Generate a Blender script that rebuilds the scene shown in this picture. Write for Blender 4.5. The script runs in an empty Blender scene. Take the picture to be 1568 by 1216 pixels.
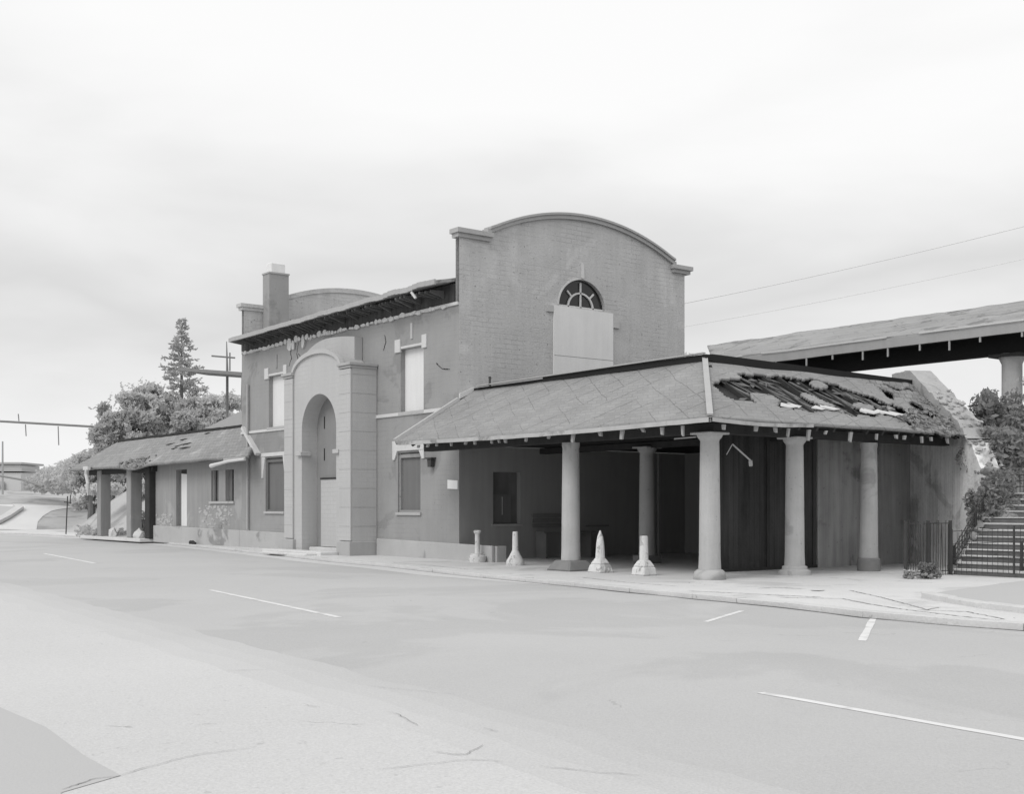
import bpy, bmesh, math, random
from mathutils import Vector, noise
import numpy as np
R = math.radians
rnd = random.Random(7)
scene = bpy.context.scene
col = scene.collection

# ------------------------------------------------------------------ camera
CAMX, CAMY, CAMH = 29.569, -20.766, 1.6
cam = bpy.data.cameras.new('camera'); camo = bpy.data.objects.new('camera', cam); col.objects.link(camo)
camo.location = (CAMX, CAMY, CAMH)
fwd = Vector((-0.79243, 0.60996, 0))
camo.rotation_euler = fwd.to_track_quat('-Z', 'Y').to_euler()
cam.sensor_fit = 'HORIZONTAL'; cam.sensor_width = 36.0
cam.lens = 1850 / 1568 * 36
cam.shift_y = (776 - 608) / 1568
cam.clip_end = 3000
scene.camera = camo

# ------------------------------------------------------------------ sky and sun
SUN_EL, SUN_AZ = R(46), math.atan2(-0.95, 0.22)
world = bpy.data.worlds.new('World'); scene.world = world; world.use_nodes = True
nt = world.node_tree; N = nt.nodes; L = nt.links
for n in list(N): N.remove(n)
out = N.new('ShaderNodeOutputWorld'); bg = N.new('ShaderNodeBackground'); bg.inputs['Strength'].default_value = 0.1
sky = N.new('ShaderNodeTexSky'); sky.sky_type = 'NISHITA'; sky.sun_disc = False
sky.sun_elevation = SUN_EL; sky.sun_rotation = math.pi / 2 - SUN_AZ; sky.dust_density = 4
bw = N.new('ShaderNodeRGBToBW'); L.new(sky.outputs[0], bw.inputs[0])
tc = N.new('ShaderNodeTexCoord'); sp = N.new('ShaderNodeSeparateXYZ'); L.new(tc.outputs['Generated'], sp.inputs[0])
mp = N.new('ShaderNodeMapping'); mp.inputs['Scale'].default_value = (1, 1, 3.2); L.new(tc.outputs['Generated'], mp.inputs[0])
nz = N.new('ShaderNodeTexNoise'); nz.inputs['Scale'].default_value = 2.6; nz.inputs['Detail'].default_value = 5; nz.inputs['Roughness'].default_value = .48; nz.inputs['Distortion'].default_value = .25
L.new(mp.outputs[0], nz.inputs['Vector'])
ad = N.new('ShaderNodeMath'); ad.operation = 'MULTIPLY_ADD'; ad.inputs[1].default_value = .34
sb = N.new('ShaderNodeMath'); sb.operation = 'SUBTRACT'; sb.inputs[1].default_value = .17
L.new(nz.outputs['Fac'], ad.inputs[0]); L.new(sp.outputs['Z'], ad.inputs[2]); L.new(ad.outputs[0], sb.inputs[0])
rp = N.new('ShaderNodeValToRGB'); L.new(sb.outputs[0], rp.inputs[0])
e = rp.color_ramp.elements
e[0].position = .0; e[0].color = (.95, .95, .95, 1)
e[1].position = 1; e[1].color = (1, 1, 1, 1)
for p_, v_ in ((.05, .93), (.11, .85), (.17, .735), (.23, .85), (.29, .95), (.35, 1.0)):
    q = rp.color_ramp.elements.new(p_); q.color = (v_, v_, v_, 1)
m10 = N.new('ShaderNodeMath'); m10.operation = 'MULTIPLY'; m10.inputs[1].default_value = 10; L.new(rp.outputs[0], m10.inputs[0])
mx = N.new('ShaderNodeMix'); mx.data_type = 'FLOAT'; mx.inputs[0].default_value = .97
L.new(bw.outputs[0], mx.inputs[2]); L.new(m10.outputs[0], mx.inputs[3])
L.new(mx.outputs[0], bg.inputs['Color']); L.new(bg.outputs[0], out.inputs[0])

sun = bpy.data.lights.new('sun', 'SUN'); suno = bpy.data.objects.new('sun', sun); col.objects.link(suno)
sun.energy = 1.3; sun.angle = R(28); sun.color = (1, .99, .975)
sd = Vector((math.cos(SUN_EL) * math.cos(SUN_AZ), math.cos(SUN_EL) * math.sin(SUN_AZ), math.sin(SUN_EL)))
suno.rotation_euler = sd.to_track_quat('Z', 'Y').to_euler(); suno.location = (0, -30, 40)
vs = scene.view_settings; vs.view_transform = 'Standard'; vs.look = 'None'; vs.exposure = 0; vs.gamma = 1
scene.cycles.max_bounces = 8

# ------------------------------------------------------------------ place helpers (survey of the photograph on real planes)
FX = 1850.0
def ray(px):
    return (-0.79243 + 0.60996 * (px - 784) / FX, 0.60996 + 0.79243 * (px - 784) / FX)
def G(px, py, z=0.0):
    D = (CAMH - z) * FX / (py - 776); r = ray(px); return (CAMX + r[0] * D, CAMY + r[1] * D)
def AT(px, D):
    r = ray(px); return (CAMX + r[0] * D, CAMY + r[1] * D)
def onY(px, py, y):
    r = ray(px); D = (y - CAMY) / r[1]; return (CAMX + r[0] * D, CAMH + (776 - py) / FX * D)
def onX(px, py, x):
    r = ray(px); D = (x - CAMX) / r[0]; return (CAMY + r[1] * D, CAMH + (776 - py) / FX * D)

# ------------------------------------------------------------------ materials
MATS = {}
def mat(name, base, var=.15, scale=1.5, streak=0.0, pits=0.0, bump=.15, bscale=25, rough=.9, brick=0.0, fine=.06, patch=None, tiles=0.0, spec=.25, boards=0.0, cracks=0.0, transl=0.0, courses=0.0, csize=(.34, .24), mortar=.15):
    """grey procedural surface: broad blotches, vertical streaks, pits, faint brick courses, diamond tile joints"""
    m = bpy.data.materials.new(name); m.use_nodes = True; MATS[name] = m
    t = m.node_tree; n = t.nodes; l = t.links
    b = n['Principled BSDF']; b.inputs['Roughness'].default_value = rough
    b.inputs['Specular IOR Level'].default_value = spec
    g = n.new('ShaderNodeNewGeometry'); pos = g.outputs['Position']
    def noise_(sc, det=5, ro=.55, stretch=None, dist=0.0):
        v = pos
        if stretch:
            q = n.new('ShaderNodeMapping'); q.inputs['Scale'].default_value = stretch; l.new(pos, q.inputs[0]); v = q.outputs[0]
        z = n.new('ShaderNodeTexNoise'); z.inputs['Scale'].default_value = sc; z.inputs['Detail'].default_value = det
        z.inputs['Roughness'].default_value = ro; z.inputs['Distortion'].default_value = dist
        l.new(v, z.inputs['Vector']); return z.outputs['Fac']
    def mth(op, a, c, d=None):
        q = n.new('ShaderNodeMath'); q.operation = op
        for i, s in enumerate((a, c, d)):
            if s is None: continue
            if isinstance(s, (int, float)): q.inputs[i].default_value = s
            else: l.new(s, q.inputs[i])
        return q.outputs[0]
    def ramp(f, a, c):
        q = n.new('ShaderNodeMapRange'); q.interpolation_type = 'SMOOTHSTEP'; q.inputs[1].default_value = a; q.inputs[2].default_value = c; l.new(f, q.inputs[0]); return q.outputs[0]
    big = noise_(scale, 6, .6)
    val = mth('MULTIPLY_ADD', mth('SUBTRACT', big, .5), 2 * var, 1.0)
    f2 = noise_(bscale, 4, .6)
    val = mth('MULTIPLY_ADD', mth('SUBTRACT', f2, .5), 2 * fine, val)
    h = f2
    if streak:
        s = noise_(2.2, 5, .65, (2.2, 2.2, .16))
        val = mth('MULTIPLY_ADD', mth('SUBTRACT', s, .5), 2 * streak, val)
    if pits:
        pn = ramp(noise_(9, 6, .7), .62, .70)
        val = mth('MULTIPLY_ADD', pn, -pits, val)
        h = mth('MULTIPLY_ADD', pn, -1.5, h)
    if brick or boards or tiles or courses:
        sx = n.new('ShaderNodeSeparateXYZ'); l.new(pos, sx.inputs[0])
        u = mth('ADD', sx.outputs[0], sx.outputs[1])
    if brick:
        cb = n.new('ShaderNodeCombineXYZ'); l.new(u, cb.inputs[0]); l.new(sx.outputs[2], cb.inputs[1])
        bt = n.new('ShaderNodeTexBrick'); bt.inputs['Scale'].default_value = 1; bt.inputs['Brick Width'].default_value = .44; bt.inputs['Row Height'].default_value = .15
        bt.inputs['Mortar Size'].default_value = .012; bt.inputs['Color1'].default_value = (1, 1, 1, 1); bt.inputs['Color2'].default_value = (.93, .93, .93, 1); bt.inputs['Mortar'].default_value = (0, 0, 0, 1)
        l.new(cb.outputs[0], bt.inputs['Vector'])
        mask = ramp(noise_(.8, 4, .6), .42, .66)
        k = mth('MULTIPLY', mth('SUBTRACT', 1.0, bt.outputs['Color']), mask)
        val = mth('MULTIPLY_ADD', k, -brick, val); h = mth('MULTIPLY_ADD', k, -.8, h)
    if courses:   # small overlapping slates in rows up the slope
        cb = n.new('ShaderNodeCombineXYZ'); wb = mth('MULTIPLY', mth('SUBTRACT', noise_(1.6, 3), .5), .16)
        l.new(mth('ADD', u, wb), cb.inputs[0]); l.new(mth('ADD', mth('MULTIPLY', sx.outputs[2], 2.05), wb), cb.inputs[1])
        bt = n.new('ShaderNodeTexBrick'); bt.inputs['Scale'].default_value = 1; bt.inputs['Brick Width'].default_value = csize[0]; bt.inputs['Row Height'].default_value = csize[1]
        bt.inputs['Mortar Size'].default_value = .014; bt.inputs['Bias'].default_value = 0; bt.inputs['Color1'].default_value = (1, 1, 1, 1); bt.inputs['Color2'].default_value = (.62, .62, .62, 1); bt.inputs['Mortar'].default_value = (mortar, mortar, mortar, 1)
        l.new(cb.outputs[0], bt.inputs['Vector'])
        val = mth('MULTIPLY_ADD', mth('SUBTRACT', bt.outputs['Color'], .8), courses, val); h = mth('MULTIPLY_ADD', bt.outputs['Color'], .8, h)
    if boards:
        fr = mth('FRACT', mth('DIVIDE', u, boards), None)
        gap = mth('LESS_THAN', fr, .07)
        bid = mth('FLOOR', mth('DIVIDE', u, boards), None)
        wn = n.new('ShaderNodeTexWhiteNoise'); wn.noise_dimensions = '1D'; l.new(bid, wn.inputs['W'])
        val = mth('MULTIPLY_ADD', mth('SUBTRACT', wn.outputs[0], .5), .22, val)
        val = mth('MULTIPLY_ADD', gap, -.4, val); h = mth('MULTIPLY_ADD', gap, -1.5, h)
    if tiles:
        w = mth('MULTIPLY', sx.outputs[2], 2.05)
        wob = mth('MULTIPLY', mth('SUBTRACT', noise_(.9, 3), .5), .35)
        j = None
        d1 = mth('ADD', mth('SUBTRACT', mth('MULTIPLY', u, .62), w), wob)
        d2 = mth('ADD', mth('ADD', u, mth('MULTIPLY', w, .55)), wob)
        for dd, per, wd, msk in ((d1, .62, .045, noise_(.55, 2)), (d2, .95, .03, noise_(.7, 2, .5, (1.3, 1.3, 1)))):
            fr = mth('FRACT', mth('DIVIDE', dd, per), None)
            ln = mth('MULTIPLY', mth('LESS_THAN', fr, wd), ramp(msk, .40, .56))
            j = ln if j is None else mth('MAXIMUM', j, ln)
            cell = mth('FLOOR', mth('DIVIDE', dd, per), None)
            wn = n.new('ShaderNodeTexWhiteNoise'); wn.noise_dimensions = '1D'; l.new(cell, wn.inputs['W'])
            val = mth('MULTIPLY_ADD', mth('SUBTRACT', wn.outputs[0], .5), .035, val)
            h = mth('MULTIPLY_ADD', fr, .25, h)
        val = mth('MULTIPLY_ADD', j, -tiles, val); h = mth('MULTIPLY_ADD', j, -1.5, h)
    if cracks:
        dn = n.new('ShaderNodeTexNoise'); dn.inputs['Scale'].default_value = 1.3; dn.inputs['Detail'].default_value = 5; l.new(pos, dn.inputs['Vector'])
        va = n.new('ShaderNodeVectorMath'); va.operation = 'MULTIPLY_ADD'; va.inputs[1].default_value = (1.1, 1.1, 0); l.new(dn.outputs['Color'], va.inputs[0]); l.new(pos, va.inputs[2])
        vo = n.new('ShaderNodeTexVoronoi'); vo.feature = 'DISTANCE_TO_EDGE'; vo.inputs['Scale'].default_value = .42; l.new(va.outputs[0], vo.inputs['Vector'])
        ck = mth('MULTIPLY', mth('LESS_THAN', vo.outputs['Distance'], .004), ramp(noise_(.9, 4, .6), .57, .66))
        val = mth('MULTIPLY_ADD', ck, -cracks, val); h = mth('MULTIPLY_ADD', ck, -1.2, h)
    if patch:   # (value multiplier, scale, low, high): repairs or bare spots with a shape of their own
        pv, ps, lo, hi = patch
        pm = ramp(noise_(ps, 5, .6, None, .6), lo, hi)
        val = mth('MULTIPLY_ADD', pm, pv - 1, val)
    val = mth('MULTIPLY', mth('MAXIMUM', val, .05), base)
    cc = n.new('ShaderNodeCombineColor')
    for i in range(3): l.new(val, cc.inputs[i])
    l.new(cc.outputs[0], b.inputs['Base Color'])
    if bump:
        bp = n.new('ShaderNodeBump'); bp.inputs['Strength'].default_value = bump; bp.inputs['Distance'].default_value = .03
        l.new(h, bp.inputs['Height']); l.new(bp.outputs[0], b.inputs['Normal'])
    if transl:
        tr = n.new('ShaderNodeBsdfTranslucent'); l.new(cc.outputs[0], tr.inputs[0])
        ms = n.new('ShaderNodeMixShader'); ms.inputs[0].default_value = transl
        l.new(b.outputs[0], ms.inputs[1]); l.new(tr.outputs[0], ms.inputs[2]); l.new(ms.outputs[0], n['Material Output'].inputs[0])
    return m

M_STUCCO = mat('painted stucco', .315, .20, .7, streak=.08, pits=.40, bump=.22, brick=.08, patch=(.84, .45, .55, .60))
M_GABLE = mat('weathered gable render', .485, .18, 1.1, streak=.14, pits=.65, bump=.5, bscale=16, brick=.15, fine=.12, patch=(1.10, .35, .54, .58))
M_UNDER = mat('darker lower wall', .34, .12, .8, streak=.16, pits=.10, bump=.12)  # base tone darker than the gable render above
M_PORTAL = mat('pale portal render', .47, .13, .8, streak=.08, bump=.16, brick=.10, pits=.12)
M_PORTAL_SIDE = M_PORTAL
M_WHITE = mat('flaking white paint', .60, .10, 3, streak=.06, bump=.2, pits=.15)
M_BOARD = mat('whitened window board', .72, .07, 1.2, streak=.10, bump=.08)
M_GREYBOARD = mat('grey window board', .17, .10, 1.6, streak=.18, bump=.08)
M_PLINTH = mat('stone plinth', .44, .16, 1.1, bump=.25, pits=.2, patch=(.62, .55, .58, .66))
M_ROOF = mat('slate roof', .285, .26, .9, bump=.5, bscale=22, tiles=.36, fine=.18, courses=.34, csize=(.36, .17), mortar=.5)
M_OLDROOF = mat('old wing roof', .275, .26, .9, bump=.5, bscale=16, fine=.18, courses=.45, csize=(.3, .3), patch=(1.4, .9, .60, .72))
M_FELT = mat('platform roof felt', .315, .24, .8, bump=.5, bscale=12, fine=.16, courses=.35, csize=(2.6, .34), patch=(.66, 1.3, .54, .62))
M_DARKWOOD = mat('dark rotten timber', .045, .35, 3, streak=.3, bump=.3)
M_BLACK = mat('black tarred board', .022, .2, 3, bump=.1)
M_SOFFIT = mat('dark soffit boarding', .035, .3, 2, bump=.2, boards=.18)  # near-black base tone with board joints
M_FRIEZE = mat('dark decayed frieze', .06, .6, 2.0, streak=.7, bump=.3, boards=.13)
M_OLDWOOD = mat('grey split timber', .15, .35, 4, streak=.2, bump=.4, bscale=30)
M_PALEWOOD = mat('bleached timber', .36, .2, 4, bump=.3)
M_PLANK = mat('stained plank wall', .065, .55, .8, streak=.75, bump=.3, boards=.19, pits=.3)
M_COLUMN = mat('column render', .44, .20, 1.6, streak=.20, bump=.3, pits=.35, patch=(.75, 1.1, .58, .66))
M_COLBASE = mat('column base stone', .22, .2, 3, bump=.3, pits=.2)
M_RETAIN = mat('stained retaining render', .78, .5, .5, streak=.55, pits=.45, bump=.6, bscale=14, fine=.16, patch=(.68, .75, .52, .62))
M_PALEWALL = mat('pale parapet render', .40, .20, 1.2, streak=.15, bump=.5, pits=.4, fine=.14, patch=(.7, 1.1, .55, .63))
M_CONC = mat('pale concrete', .58, .20, 1.2, bump=.4, pits=.3, fine=.14)
M_TREAD = mat('worn step stone', .52, .35, 2.2, bump=.5, pits=.4, fine=.2)
M_RISER = mat('dark step riser', .14, .5, 2.5, bump=.5, pits=.3)  # risers darker than the treads, mottled at random
M_KERBFOOT = mat('dark strip along kerb', .13, .4, 1.5, bump=0)
M_PAVE = mat('worn pavement', .62, .20, .35, bump=.4, pits=.2, fine=.16, cracks=.6, patch=(.84, .5, .55, .62))
M_ROAD = mat('pale worn asphalt', .475, .12, .16, bump=.3, bscale=55, fine=.20, rough=.95, streak=.0, patch=(.92, .16, .5, .56), cracks=.16)
M_APRON = mat('light concrete apron', .55, .08, .22, bump=.25, bscale=48, fine=.24, cracks=.35, rough=.95, pits=.16)
M_ASPH2 = mat('grey asphalt patch', .46, .05, .3, bump=.14, bscale=40, fine=.06)
M_PAINT = mat('road paint', .70, .10, 2, bump=.0, patch=(.78, 3, .5, .65))
M_GUTTER = mat('gutter concrete', .58, .07, .4, bump=.1, fine=.06)
M_DRIVE = mat('driveway concrete', .66, .10, .2, bump=.1)
M_EARTH = mat('pale earth slope', .43, .22, .4, bump=.4, bscale=10, fine=.12, patch=(.7, .35, .5, .62))
M_RUBBLE = mat('rubble stone', .24, .5, 2.5, bump=.6, bscale=14, pits=.3)
M_BOLLARD = mat('white bollard paint', .66, .26, 5, bump=.5, pits=.5, streak=.15, patch=(.6, 4, .54, .62))
M_METAL = mat('dark iron', .06, .3, 6, bump=.1, rough=.6)
M_GREYMETAL = mat('grey weathered metal', .22, .2, 4, bump=.1, rough=.6)
M_PALEMETAL = mat('pale flashing', .72, .10, 4, bump=.1, rough=.55)
M_LEAF = mat('grey green foliage', .58, .45, .35, bump=0, fine=.25, bscale=3, transl=.45)  # tree foliage lightened: distance haze is put into the leaf colour
M_LEAF2 = mat('paler foliage', .66, .30, .35, bump=0, fine=.2, bscale=3, transl=.45)
M_NEEDLE = mat('conifer needles', .50, .4, .5, bump=0, fine=.2, bscale=3, transl=.2)
M_SCRUB = mat('dark scrub leaves', .27, .5, .5, bump=0, fine=.25, bscale=3, transl=.3)
M_BARK = mat('bark', .16, .3, 4, bump=.5)
M_WIRE = mat('faded cable', .72, .05, 1, bump=0)
M_HOUSE = mat('distant wall', .55, .06, .6, bump=.05)
M_HOUSEROOF = mat('distant roof', .42, .1, .6, bump=.1)
M_SIGN = mat('white notice', .85, .03, 3, bump=0)
M_CRACK = mat('crack filler', .26, .2, 5, bump=0)
M_GLASS = bpy.data.materials.new('dark pane'); M_GLASS.use_nodes = True
_b = M_GLASS.node_tree.nodes['Principled BSDF']; _b.inputs['Base Color'].default_value = (.02, .02, .02, 1); _b.inputs['Roughness'].default_value = .15

# ------------------------------------------------------------------ object helpers
def tag(o, label=None, cat=None, group=None, kind=None):
    if label: o['label'] = label
    if cat: o['category'] = cat
    if group: o['group'] = group
    if kind: o['kind'] = kind
    return o
def thing(name, label, cat, loc, group=None):
    o = bpy.data.objects.new(name, None); o.empty_display_size = .3; col.objects.link(o); o.location = loc
    return tag(o, label, cat, group)
def wloc(o):
    v = Vector((0, 0, 0))
    while o is not None:
        v += o.location; o = o.parent
    return v
class MB:
    def __init__(s): s.v = []; s.f = []; s.mark = []
    def add(s, vs_, fs_):
        k = len(s.v); s.mark.append((k, len(s.f))); s.v += [tuple(a) for a in vs_]; s.f += [tuple(i + k for i in f) for f in fs_]; return s
    def box(s, x0, x1, y0, y1, z0, z1):
        return s.add([(x0, y0, z0), (x1, y0, z0), (x1, y1, z0), (x0, y1, z0), (x0, y0, z1), (x1, y0, z1), (x1, y1, z1), (x0, y1, z1)],
                     [(3, 2, 1, 0), (4, 5, 6, 7), (0, 1, 5, 4), (1, 2, 6, 5), (2, 3, 7, 6), (3, 0, 4, 7)])
    def prism(s, pts, ext):
        n = len(pts); e_ = Vector(ext); a = [Vector(p) for p in pts]
        nrm = Vector((0, 0, 0))
        for i in range(n): nrm += a[i].cross(a[(i + 1) % n])
        if nrm.dot(e_) > 0: a = a[::-1]
        return s.add([*a, *[p + e_ for p in a]], [tuple(range(n)), tuple(range(2 * n - 1, n - 1, -1))] + [(i, i + n, (i + 1) % n + n, (i + 1) % n) for i in range(n)])
    def beam(s, p0, p1, w, h, up=(0, 0, 1)):
        p0, p1 = Vector(p0), Vector(p1); d = (p1 - p0).normalized(); sd_ = d.cross(Vector(up)).normalized() * (w / 2); u = sd_.cross(d).normalized() * (h / 2)
        q = [p0 - sd_ - u, p0 + sd_ - u, p0 + sd_ + u, p0 - sd_ + u]
        return s.prism(q, p1 - p0)
    def tube(s, pts, r, n=8):
        pts = [Vector(p) for p in pts]; rr = r if isinstance(r, (list, tuple)) else [r] * len(pts); vs_ = []; fs_ = []
        for i, p in enumerate(pts):
            d = (pts[min(i + 1, len(pts) - 1)] - pts[max(i - 1, 0)]).normalized()
            a = d.cross(Vector((0, 0, 1)) if abs(d.z) < .9 else Vector((1, 0, 0))).normalized(); b = d.cross(a)
            for k in range(n):
                t = 2 * math.pi * k / n; vs_.append(p + (a * math.cos(t) + b * math.sin(t)) * rr[i])
        for i in range(len(pts) - 1):
            for k in range(n): fs_.append((i * n + k, i * n + (k + 1) % n, (i + 1) * n + (k + 1) % n, (i + 1) * n + k))
        fs_.append(tuple(range(n))[::-1]); fs_.append(tuple((len(pts) - 1) * n + k for k in range(n)))
        return s.add(vs_, fs_)
    def lathe(s, c, prof, n=24):
        vs_ = []; fs_ = []
        for (r, z) in prof:
            for k in range(n):
                t = 2 * math.pi * k / n; vs_.append((c[0] + r * math.cos(t), c[1] + r * math.sin(t), c[2] + z))
        for i in range(len(prof) - 1):
            for k in range(n): fs_.append((i * n + k, i * n + (k + 1) % n, (i + 1) * n + (k + 1) % n, (i + 1) * n + k))
        fs_.append(tuple(range(n))[::-1]); fs_.append(tuple((len(prof) - 1) * n + k for k in range(n)))
        return s.add(vs_, fs_)
    def frustum(s, c, w0, w1, z0, z1):
        x, y = c
        return s.add([(x - w0, y - w0, z0), (x + w0, y - w0, z0), (x + w0, y + w0, z0), (x - w0, y + w0, z0), (x - w1, y - w1, z1), (x + w1, y - w1, z1), (x + w1, y + w1, z1), (x - w1, y + w1, z1)],
                     [(3, 2, 1, 0), (4, 5, 6, 7), (0, 1, 5, 4), (1, 2, 6, 5), (2, 3, 7, 6), (3, 0, 4, 7)])
    def split(s, name, m, parent, **k):
        return [p.build(name, m, parent, **k) for p in s.pieces()]
    def pieces(s):
        o = []
        for (v0, f0), (v1, f1) in zip(s.mark, s.mark[1:] + [(len(s.v), len(s.f))]):
            q = MB(); q.add(s.v[v0:v1], [tuple(i - v0 for i in f) for f in s.f[f0:f1]]); o.append(q)
        return o
    def build(s, name, m, parent=None, loc=None, bevel=0, smooth=None, jitter=0.0, solid=0.0, recalc=False):
        o0 = wloc(parent) if parent else Vector(loc or (0, 0, 0))
        me = bpy.data.meshes.new(name)
        vv = [(a[0] - o0.x, a[1] - o0.y, a[2] - o0.z) for a in s.v]
        if jitter:
            vv = [(x + rnd.uniform(-jitter, jitter), y + rnd.uniform(-jitter, jitter), z + rnd.uniform(-jitter, jitter)) for x, y, z in vv]
        me.from_pydata(vv, [], s.f); me.update()
        if recalc:
            b = bmesh.new(); b.from_mesh(me); bmesh.ops.remove_doubles(b, verts=b.verts, dist=1e-4); bmesh.ops.recalc_face_normals(b, faces=b.faces); b.to_mesh(me); b.free()
        me.materials.append(m)
        o = bpy.data.objects.new(name, me); col.objects.link(o)
        if parent: o.parent = parent
        else: o.location = o0
        if smooth is not None:
            me.polygons.foreach_set('use_smooth', [True] * len(me.polygons))
            try: me.set_sharp_from_angle(angle=R(smooth))
            except Exception: pass
        if solid:
            md = o.modifiers.new('thickness', 'SOLIDIFY'); md.thickness = solid; md.offset = -1
        if bevel:
            md = o.modifiers.new('edge', 'BEVEL'); md.width = bevel; md.segments = 1; md.limit_method = 'ANGLE'; md.angle_limit = R(40)
        return o
def dup(root, loc, label=None):
    r = root.copy(); col.objects.link(r); r.location = loc
    if label: r['label'] = label
    for ch in list(root.children):
        c = ch.copy(); col.objects.link(c); c.parent = r
        for g in ch.children:
            d = g.copy(); col.objects.link(d); d.parent = c
    return r
def nz3(x, y, z=0.0): return noise.noise(Vector((x, y, z)))

def wall_plane(mb, u0, u1, z0, z1, holes, P, depth):
    """wall face with rectangular holes; P(u, d, z) -> point, d = 0 at the face, depth inwards"""
    us = sorted({u0, u1, *[h[0] for h in holes], *[h[1] for h in holes]}); zs = sorted({z0, z1, *[h[2] for h in holes], *[h[3] for h in holes]})
    inside = lambda u, z: any(h[0] < u < h[1] and h[2] < z < h[3] for h in holes)
    for a, b in zip(us, us[1:]):
        for c, d in zip(zs, zs[1:]):
            if not inside((a + b) / 2, (c + d) / 2):
                mb.add([P(a, 0, c), P(b, 0, c), P(b, 0, d), P(a, 0, d)], [(0, 1, 2, 3)])
    for h in holes:
        a, b, c, d = h
        mb.add([P(a, 0, c), P(b, 0, c), P(b, 0, d), P(a, 0, d), P(a, depth, c), P(b, depth, c), P(b, depth, d), P(a, depth, d)],
               [(0, 4, 5, 1), (1, 5, 6, 2), (2, 6, 7, 3), (3, 7, 4, 0)])
    return mb
def strip_wall(mb, us, intervals, P, depth):
    """wall built from narrow vertical strips, each with solid height intervals (functions of u)"""
    for a, b in zip(us, us[1:]):
        ia, ib = intervals(a + 1e-6), intervals(b - 1e-6)
        for (za0, za1), (zb0, zb1) in zip(ia, ib):
            q = [P(a, 0, za0), P(b, 0, zb0), P(b, 0, zb1), P(a, 0, za1), P(a, depth, za0), P(b, depth, zb0), P(b, depth, zb1), P(a, depth, za1)]
            mb.add(q, [(0, 1, 2, 3), (7, 6, 5, 4), (3, 2, 6, 7), (0, 4, 5, 1)])
    for u in us:      # jambs and ends: side faces, harmless where hidden inside
        lo, hi = intervals(u - 1e-6), intervals(u + 1e-6)
        if len(lo) != len(hi) or u in (us[0], us[-1]):
            for (z0, z1) in (lo if len(lo) > len(hi) else hi):
                pass
    return mb

# ================================================================== SETTING
def smooth01(t): t = max(0, min(1, t)); return t * t * (3 - 2 * t)
def hfun(x, y):
    left = 5.4 * (1 - math.exp(-max(0, -x - 56) / 42))
    if y < -4: left *= max(0, 1 - (-4 - y) / 12)
    y0 = 12.5
    if x < -24: y0 = 12.5 - 9.6 * smooth01((-24 - x) / 14)
    if x < -48: y0 = 2.9 + (-x - 48) * .34
    if x > 9: y0 = 12.5 - 3.8 * smooth01((x - 9) / 4)
    e_ = 3.1 * smooth01((y - y0) / (8 if -26 < x < 0 else (5.5 if x < 0 else 3.2)))
    lump = .12 * nz3(x * .35, y * .35) * smooth01((y - y0 + 1) / 3)
    return -.16 + max(left, e_ * (1 if x > -70 else max(.0, 1 - (-70 - x) / 25))) + lump
xs = sorted(set([-900, -500, -300, -200, -150] + [x for x in range(-120, 60, 2)] + [12.5, 13, 13.5, 14.5, 15, 16.5] + [60, 80, 120, 250, 600]))
ys = sorted(set([-600, -250, -100, -60, -40] + [y for y in range(-30, 50, 2)] + [5, 7, 7.5, 8.5, 9, 9.5, 10.5, 11, 11.5] + [60, 80, 120, 250, 700]))
mb = MB()
for y in ys:
    for x in xs: mb.v.append((x, y, hfun(x, y)))
nx = len(xs)
for j in range(len(ys) - 1):
    for i in range(nx - 1): mb.f.append((j * nx + i, j * nx + i + 1, (j + 1) * nx + i + 1, (j + 1) * nx + i))
tag(mb.build('ground', M_EARTH, smooth=180), kind='structure')

KERB = [(-30, 816.5), (60, 820), (150, 825), (250, 833), (340, 842), (430, 852), (505, 861), (585, 868), (705, 882), (880, 899), (1060, 917.5), (1200, 931), (1320, 946), (1450, 958), (1568, 966.5), (1700, 977)]
ZR = -.08
kp = [G(px, py, ZR) for px, py in KERB]
kp = [(-85, 8.0)] + kp + [(40, -9.6), (90, -16)]
near = [(-85, -7.2), (-30, -11.6)] + [G(0, 892, ZR), G(440, 1006, ZR), G(870, 1118, ZR)] + [(30, -15.95), (90, -20.5)]
_n = []
for a_, b_ in zip(near, near[1:]):
    k_ = max(1, int(abs(b_[0] - a_[0]) / .25))
    for i_ in range(k_):
        x_ = a_[0] + (b_[0] - a_[0]) * i_ / k_; y_ = a_[1] + (b_[1] - a_[1]) * i_ / k_
        _n.append((x_, y_ + .07 * nz3(x_ * .7, y_, 4) + .035 * nz3(x_ * 3.1, y_, 8)))
near = _n + [near[-1]]
mb = MB(); mb.v = [(x, y, ZR) for x, y in kp] + [(x, y, ZR) for x, y in reversed(near)]; mb.f = [tuple(range(len(mb.v)))[::1]]
def flat_poly(name, pts, z, m, kind='structure', thick=None):
    b = bmesh.new(); vv = [b.verts.new((x, y, z)) for x, y in pts]; f = b.faces.new(vv); b.normal_update()
    if f.normal.z < 0: f.normal_flip()
    bmesh.ops.triangulate(b, faces=b.faces[:])
    if thick:
        r = bmesh.ops.extrude_face_region(b, geom=b.faces[:]); 
        bmesh.ops.translate(b, verts=[g for g in r['geom'] if isinstance(g, bmesh.types.BMVert)], vec=(0, 0, -thick)); bmesh.ops.recalc_face_normals(b, faces=b.faces[:])
    me = bpy.data.meshes.new(name); b.to_mesh(me); b.free(); me.materials.append(m)
    o = bpy.data.objects.new(name, me); col.objects.link(o); tag(o, kind=kind); return o
def offset(pts, d):
    o = []
    for i, p in enumerate(pts):
        a = Vector(pts[max(i - 1, 0)]); b = Vector(pts[min(i + 1, len(pts) - 1)]); t = (b - a).normalized(); n_ = Vector((-t.y, t.x)); o.append((p[0] + n_.x * d, p[1] + n_.y * d))
    return o
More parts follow.
